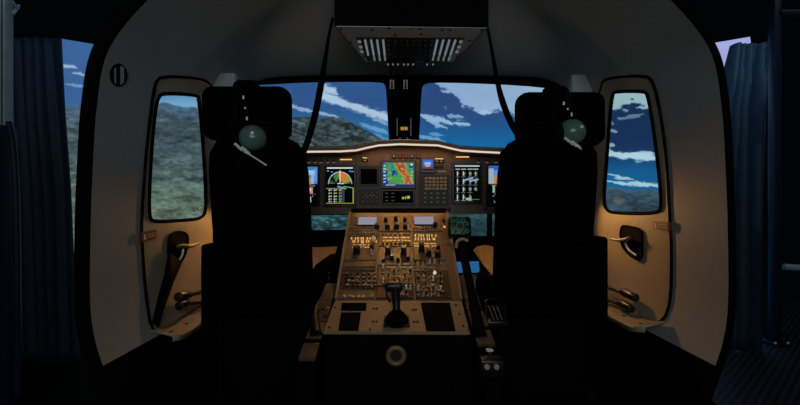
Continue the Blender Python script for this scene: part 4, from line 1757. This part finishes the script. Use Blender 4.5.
# ------------------------------------------------------------------ overhead panel
def build_overhead():
    z = CZ + .685
    OF = Frame((0, 1.75, z), (1, 0, 0), (0, -1, 0))      # n = x cross -y = -z, faces down
    cor = [(336, 26.5), (487, 28), (452.5, 62), (366, 62)]
    q = [OF.px(*p) for p in cor]
    cxm = sum(p[0] for p in q) / 4
    t = thing('overhead_panel', (cxm, 1.75, z), 'grey overhead switch panel under a black housing on the ceiling', 'control panel')
    MB(OF.M).prism(q, -0.002, 0.0).build('panel_plate', M['light_grey'], t, smooth=False)
    g = [(p[0] * 1.0 + (p[0] - cxm) * .02, p[1]) for p in q]
    MB(OF.M).prism(g, -0.20, -0.0015).build('housing', M['black'], t, smooth=False)
    rec = MB(OF.M).prism([OF.px(355.5, 37.2), OF.px(465, 37.8), OF.px(446.5, 61.2), OF.px(368, 61.2)], -0.002, 0.002).build('breaker_bay', M['dark'], t, smooth=False)

    def ux(px, py):
        return OF.px(px, py)
    uL = ux(356, 39)[0]
    uR = ux(464.5, 39)[0]
    va, vb = ux(400, 39)[1], ux(400, 54)[1]
    vc, vd = ux(400, 56), ux(400, 61)
    n = 18
    for i in range(n):
        u = uL + (uR - uL) * (i + .5) / n
        lit = i < 5 or i >= 13
        m = 'legend' if lit and i not in (0, 17) else 'dark'
        ln = abs(vb - va)
        shrink = 1.0
        # keep inside the tapering bay
        lim = abs(u - cxm)
        v0, v1 = va, vb
        if i in (0, 17):
            for k in range(3):
                MB(OF.M).box((u, va + (vb - va) * (k + .3) / 3, .005), (.013, .020, .006), .002).build('breaker', M['legend_dim'], rec)
        else:
            MB(OF.M).box((u, (v0 + v1) / 2, .005), (.0085, ln, .008), .002).build('legend_strip' if lit else 'breaker_row', M[m], rec)
            if lit:
                lo = ux(400, 57.5)[1]
                if lim < .19:
                    MB(OF.M).box((u, lo, .005), (.0085, .05, .006), .002).build('legend_strip', M['legend_dim'], rec)
            else:
                for k in range(3):
                    MB(OF.M).cyl((u, va + (vb - va) * (k + .5) / 3, .004), (u, va + (vb - va) * (k + .5) / 3, .020), .006, .005, 10).build('breaker', M['knob'], rec)
    # row of knobs on the front edge
    for px in (388, 393, 398, 404, 408, 413, 427, 433):
        u, v = ux(px, 60.5)
        k = MB(OF.M).cyl((u, v, 0), (u, v, .028), .009, .007, 14, bev=.002).build('overhead_knob', M['knob'], t)
        MB(OF.M).box((u, v + .008, .022), (.008, .003, .008)).build('legend', M['legend_dim'], k)
    for px, py in ((341, 29), (389, 28), (395, 34.5), (420, 28), (421, 34), (482, 30), (351, 42), (470, 40), (364, 57), (457, 56), (442, 30), (450, 30), (372, 29.5)):
        u, v = ux(px, py)
        MB(OF.M).cyl((u, v, -.001), (u, v, .004), .005, n=10).build('screw', M['knob'], t)
    # two hanging levers with hatched pale grips
    for px in (392, 405.5):
        a = P(px, 62, 1.96)
        b = P(px, 81, 1.93)
        lv = MB().tube([a, (a + b) / 2 + Vector((-.004, 0, 0)), b], .0035, 8, smooth=1).build('shutoff_lever', M['rubber'], t)
        top_ = P(px, 80, 1.93)
        bot = P(px, 89.5, 1.93)
        MB().box((top_ + bot) / 2, (.020, .012, .046), .003).build('grip', M['rubber'], lv)
        mb = MB()
        for sx in (-.0075, .0075):
            for k in range(5):
                mb.box(top_.lerp(bot, (k + .5) / 5) + Vector((sx, -.0062, 0)), (.0045, .001, .0062))
        mb.build('grip_hatching', M['legend_dim'], lv)


build_overhead()


# cords slung from the overhead housing to the seat tops
def cords():
    o = MB().tube([P(333, 18, 1.62), P(329, 34, 1.62), P(326, 55, 1.62), P(321.5, 82, 1.60), P(316, 112, 1.57), P(309, 138, 1.53), P(302, 156, 1.495)],
                  [.006, .006, .008, .013, .013, .012, .011], 10, smooth=2).build('hanging_cable', M['rubber'])
    tag(o, 'thick black cord hanging from the ceiling to the left seat', 'cord', 'cords hanging from the ceiling')
    o = MB().tube([P(487.5, 28, 1.62), P(491, 45, 1.62), P(496, 75, 1.60), P(501, 98, 1.57), P(510, 122, 1.53), P(521, 140, 1.495)],
                  [.006, .006, .008, .012, .012, .011], 10, smooth=2).build('hanging_cable', M['rubber'])
    tag(o, 'thick black cord hanging from the ceiling to the right seat', 'cord', 'cords hanging from the ceiling')


cords()


# compass on the windscreen post
def compass():
    d = 2.24
    t = thing('standby_compass', P(404, 142, d), 'small black compass with an amber window on the windscreen post', 'compass')
    b = MB().box(P(404, 130, d), (.092, .06, .135), .012, 3).build('compass_body', M['rubber'], t)
    f = P(404, 128.5, d - .031)
    MB().box(f, (.052, .006, .028), .003).build('window_bezel', M['knob'], b)
    cv = Canvas(24, 12, (70, 44, 20))
    for i, x in enumerate((.12, .34, .58, .8)):
        cv.rect(x, .2, x + .12, .8, (206, 150, 84))
    fr = Frame(P(404, 128.5, d - .0345), (1, 0, 0), (0, 0, 1))
    x0, y0 = to_px(P(404, 128.5, d - .0345))
    add_screen('card', fr, x0 - 3.9, y0 - 2.0, x0 + 3.9, y0 + 2.0, cv, b, 0.0)
    for x in (400, 407):
        a = P(x, 138.5, d - .03)
        MB().cyl(a, a + Vector((0, -.012, 0)), .007, .006, 12).build('trim_screw', M['key'], b)
    for x in (397.2, 410.8):
        MB().box(P(x, 127, d - .031), (.005, .004, .10)).build('bracket_edge', M['grey'], t)
    MB().box(P(404, 130, d + .05), (.05, .07, .06)).build('mount', M['rubber'], t)


compass()


# round slatted vent in the left wall
def vent():
    fr = local_wall(118, 75, -1, 0.0)
    t = thing('air_vent', fr.o, 'round dark slatted air vent high on the left wall', 'vent')
    r = 0.033
    n = 32
    MB(fr.M).tube([Vector((math.cos(2 * math.pi * i / n) * r * 1.0, math.sin(2 * math.pi * i / n) * r, .002)) for i in range(n)], .004, 8, closed=True).build('vent_ring', M['rubber'], t)
    MB(fr.M).cyl((0, 0, -.004), (0, 0, .002), r, n=32).build('vent_back', M['rubber'], t)
    for k in range(-3, 4):
        y = k * .0085
        L = math.sqrt(max(0, (r * .93) ** 2 - y * y)) * 2
        MB(fr.M).box((y, 0, .004), (.0026, L, .004)).build('slat', M['grey'] if k in (-2, 1, 2) else M['dark'], t)


vent()


# ------------------------------------------------------------------ simulator bay: curtains, posts, rail
def curtain(name, rows, folds, amp, label, thick=0.004):
    """rows: list of (py, px_left, px_right, depth)"""
    bm = bmesh.new()
    n = folds * 10
    grid = []
    R = []
    for (a, b) in zip(rows, rows[1:]):
        for k in range(10):
            R.append([a[i] + (b[i] - a[i]) * k / 10 for i in range(4)])
    R.append(list(rows[-1]))
    for ri, (py, xl, xr, d) in enumerate(R):
        row = []
        for i in range(n + 1):
            s = i / n
            p = P(xl + (xr - xl) * s, py, d)
            ph = s * folds * 2 * math.pi + 0.5 * math.sin(ri * .13 + s * 9) + .9 * math.sin(s * 23)
            w = amp * (0.6 + 0.4 * math.sin(s * 17 + 1)) * (0.5 + 0.5 * min(1, ri / 12))
            row.append(bm.verts.new(p + Vector((0.25 * w * math.cos(ph), w * math.sin(ph), 0))))
        grid.append(row)
    for a, b in zip(grid, grid[1:]):
        for i in range(n):
            bm.faces.new((a[i], a[i + 1], b[i + 1], b[i]))
    mb = MB()
    mb.bm.free()
    mb.bm = bm
    o = mb.build(name, M['curtain'], angle=80)
    sm = o.modifiers.new('thickness', 'SOLIDIFY')
    sm.thickness = thick
    return tag(o, label, 'curtain', 'bay curtains')


curtain('curtain', [(38, -60, 62, 2.28), (100, -55, 66, 2.28), (190, -50, 72.6, 2.28), (275, -50, 75.5, 2.28), (358, -50, 80, 2.28)], 11, .035,
        'dark navy curtain at the left edge, beside the aluminium post')
curtain('curtain', [(44, 734, 768, 2.45), (75, 728, 765, 2.45), (110, 722, 763, 2.45), (190, 721, 761, 2.45), (349, 721, 760, 2.45)], 6, .065,
        'dark blue gathered curtain right of the cockpit shell')


def bay():
    # left: aluminium post on a dark lower post
    t = thing('scaffold_post', (-1.72, 1.75, 0), 'pale aluminium post at the left picture edge in front of the curtain', 'post', 'bay posts')
    d = 1.75
    a, b = P(4.5, -30, d), P(4.5, 126, d)
    MB().box((a + b) / 2, (.044, .04, abs(a.z - b.z)), .004).build('profile', M['alu'], t)
    mb = MB()
    for k in (-.011, .009):
        mb.box((a + b) / 2 + Vector((k, -.0195, 0)), (.004, .004, abs(a.z - b.z) - .002))
    mb.build('slot', M['rubber'], t)
    c = P(6, 128, d)
    MB().box((c.x, d, c.z / 2), (.06, .05, c.z), .006).build('lower_post', M['navy'], t)
    MB().tube([P(9, 122, d - .03), P(12, 135, d - .03), P(15, 160, d - .03), P(17, 210, d - .03), P(18, 300, d - .03), P(18, 395, d - .03)], .012, 8, smooth=2).build('cable', M['navy'], t)
    MB().tube([P(13, 2, d - .02), P(17, 9, d), P(20, 4, d + .03), P(13, 14, d)], .006, 8, smooth=2).build('cable_clip', M['alu'], t)
    # right post with crossbar
    d = 2.56
    t = thing('frame_post', (P(775, 335, d).x, d, 0), 'tall navy steel post on the walkway at right', 'post', 'bay posts')
    a = P(775, -60, d)
    MB().box((a.x, d, a.z / 2), (.05, .05, a.z), .005).build('post_tube', M['navy'], t)
    bz = P(775, 15, d)
    MB().box((bz.x + .35, d, bz.z), (.70, .05, .05), .005).build('crossbar', M['navy'], t)
    f = P(775, 335, d)
    MB().box((f.x, d - .005, .006), (.11, .11, .012), .002).build('foot_plate', M['navy'], t)
    for sx in (-.04, .04):
        MB().cyl((f.x + sx, d - .045, .01), (f.x + sx, d - .045, .022), .007, n=6).build('anchor_bolt', M['metal'], t)
    r = P(785, 268, d)
    hr = MB()
    hr.tube([(r.x - .03, d - .02, r.z + .01), (r.x + .9, d - .25, r.z - .02)], .02, 12)
    tag(hr.build('hand_rail', M['alu']), 'short steel hand rail running off the right picture edge', 'rail')


bay()
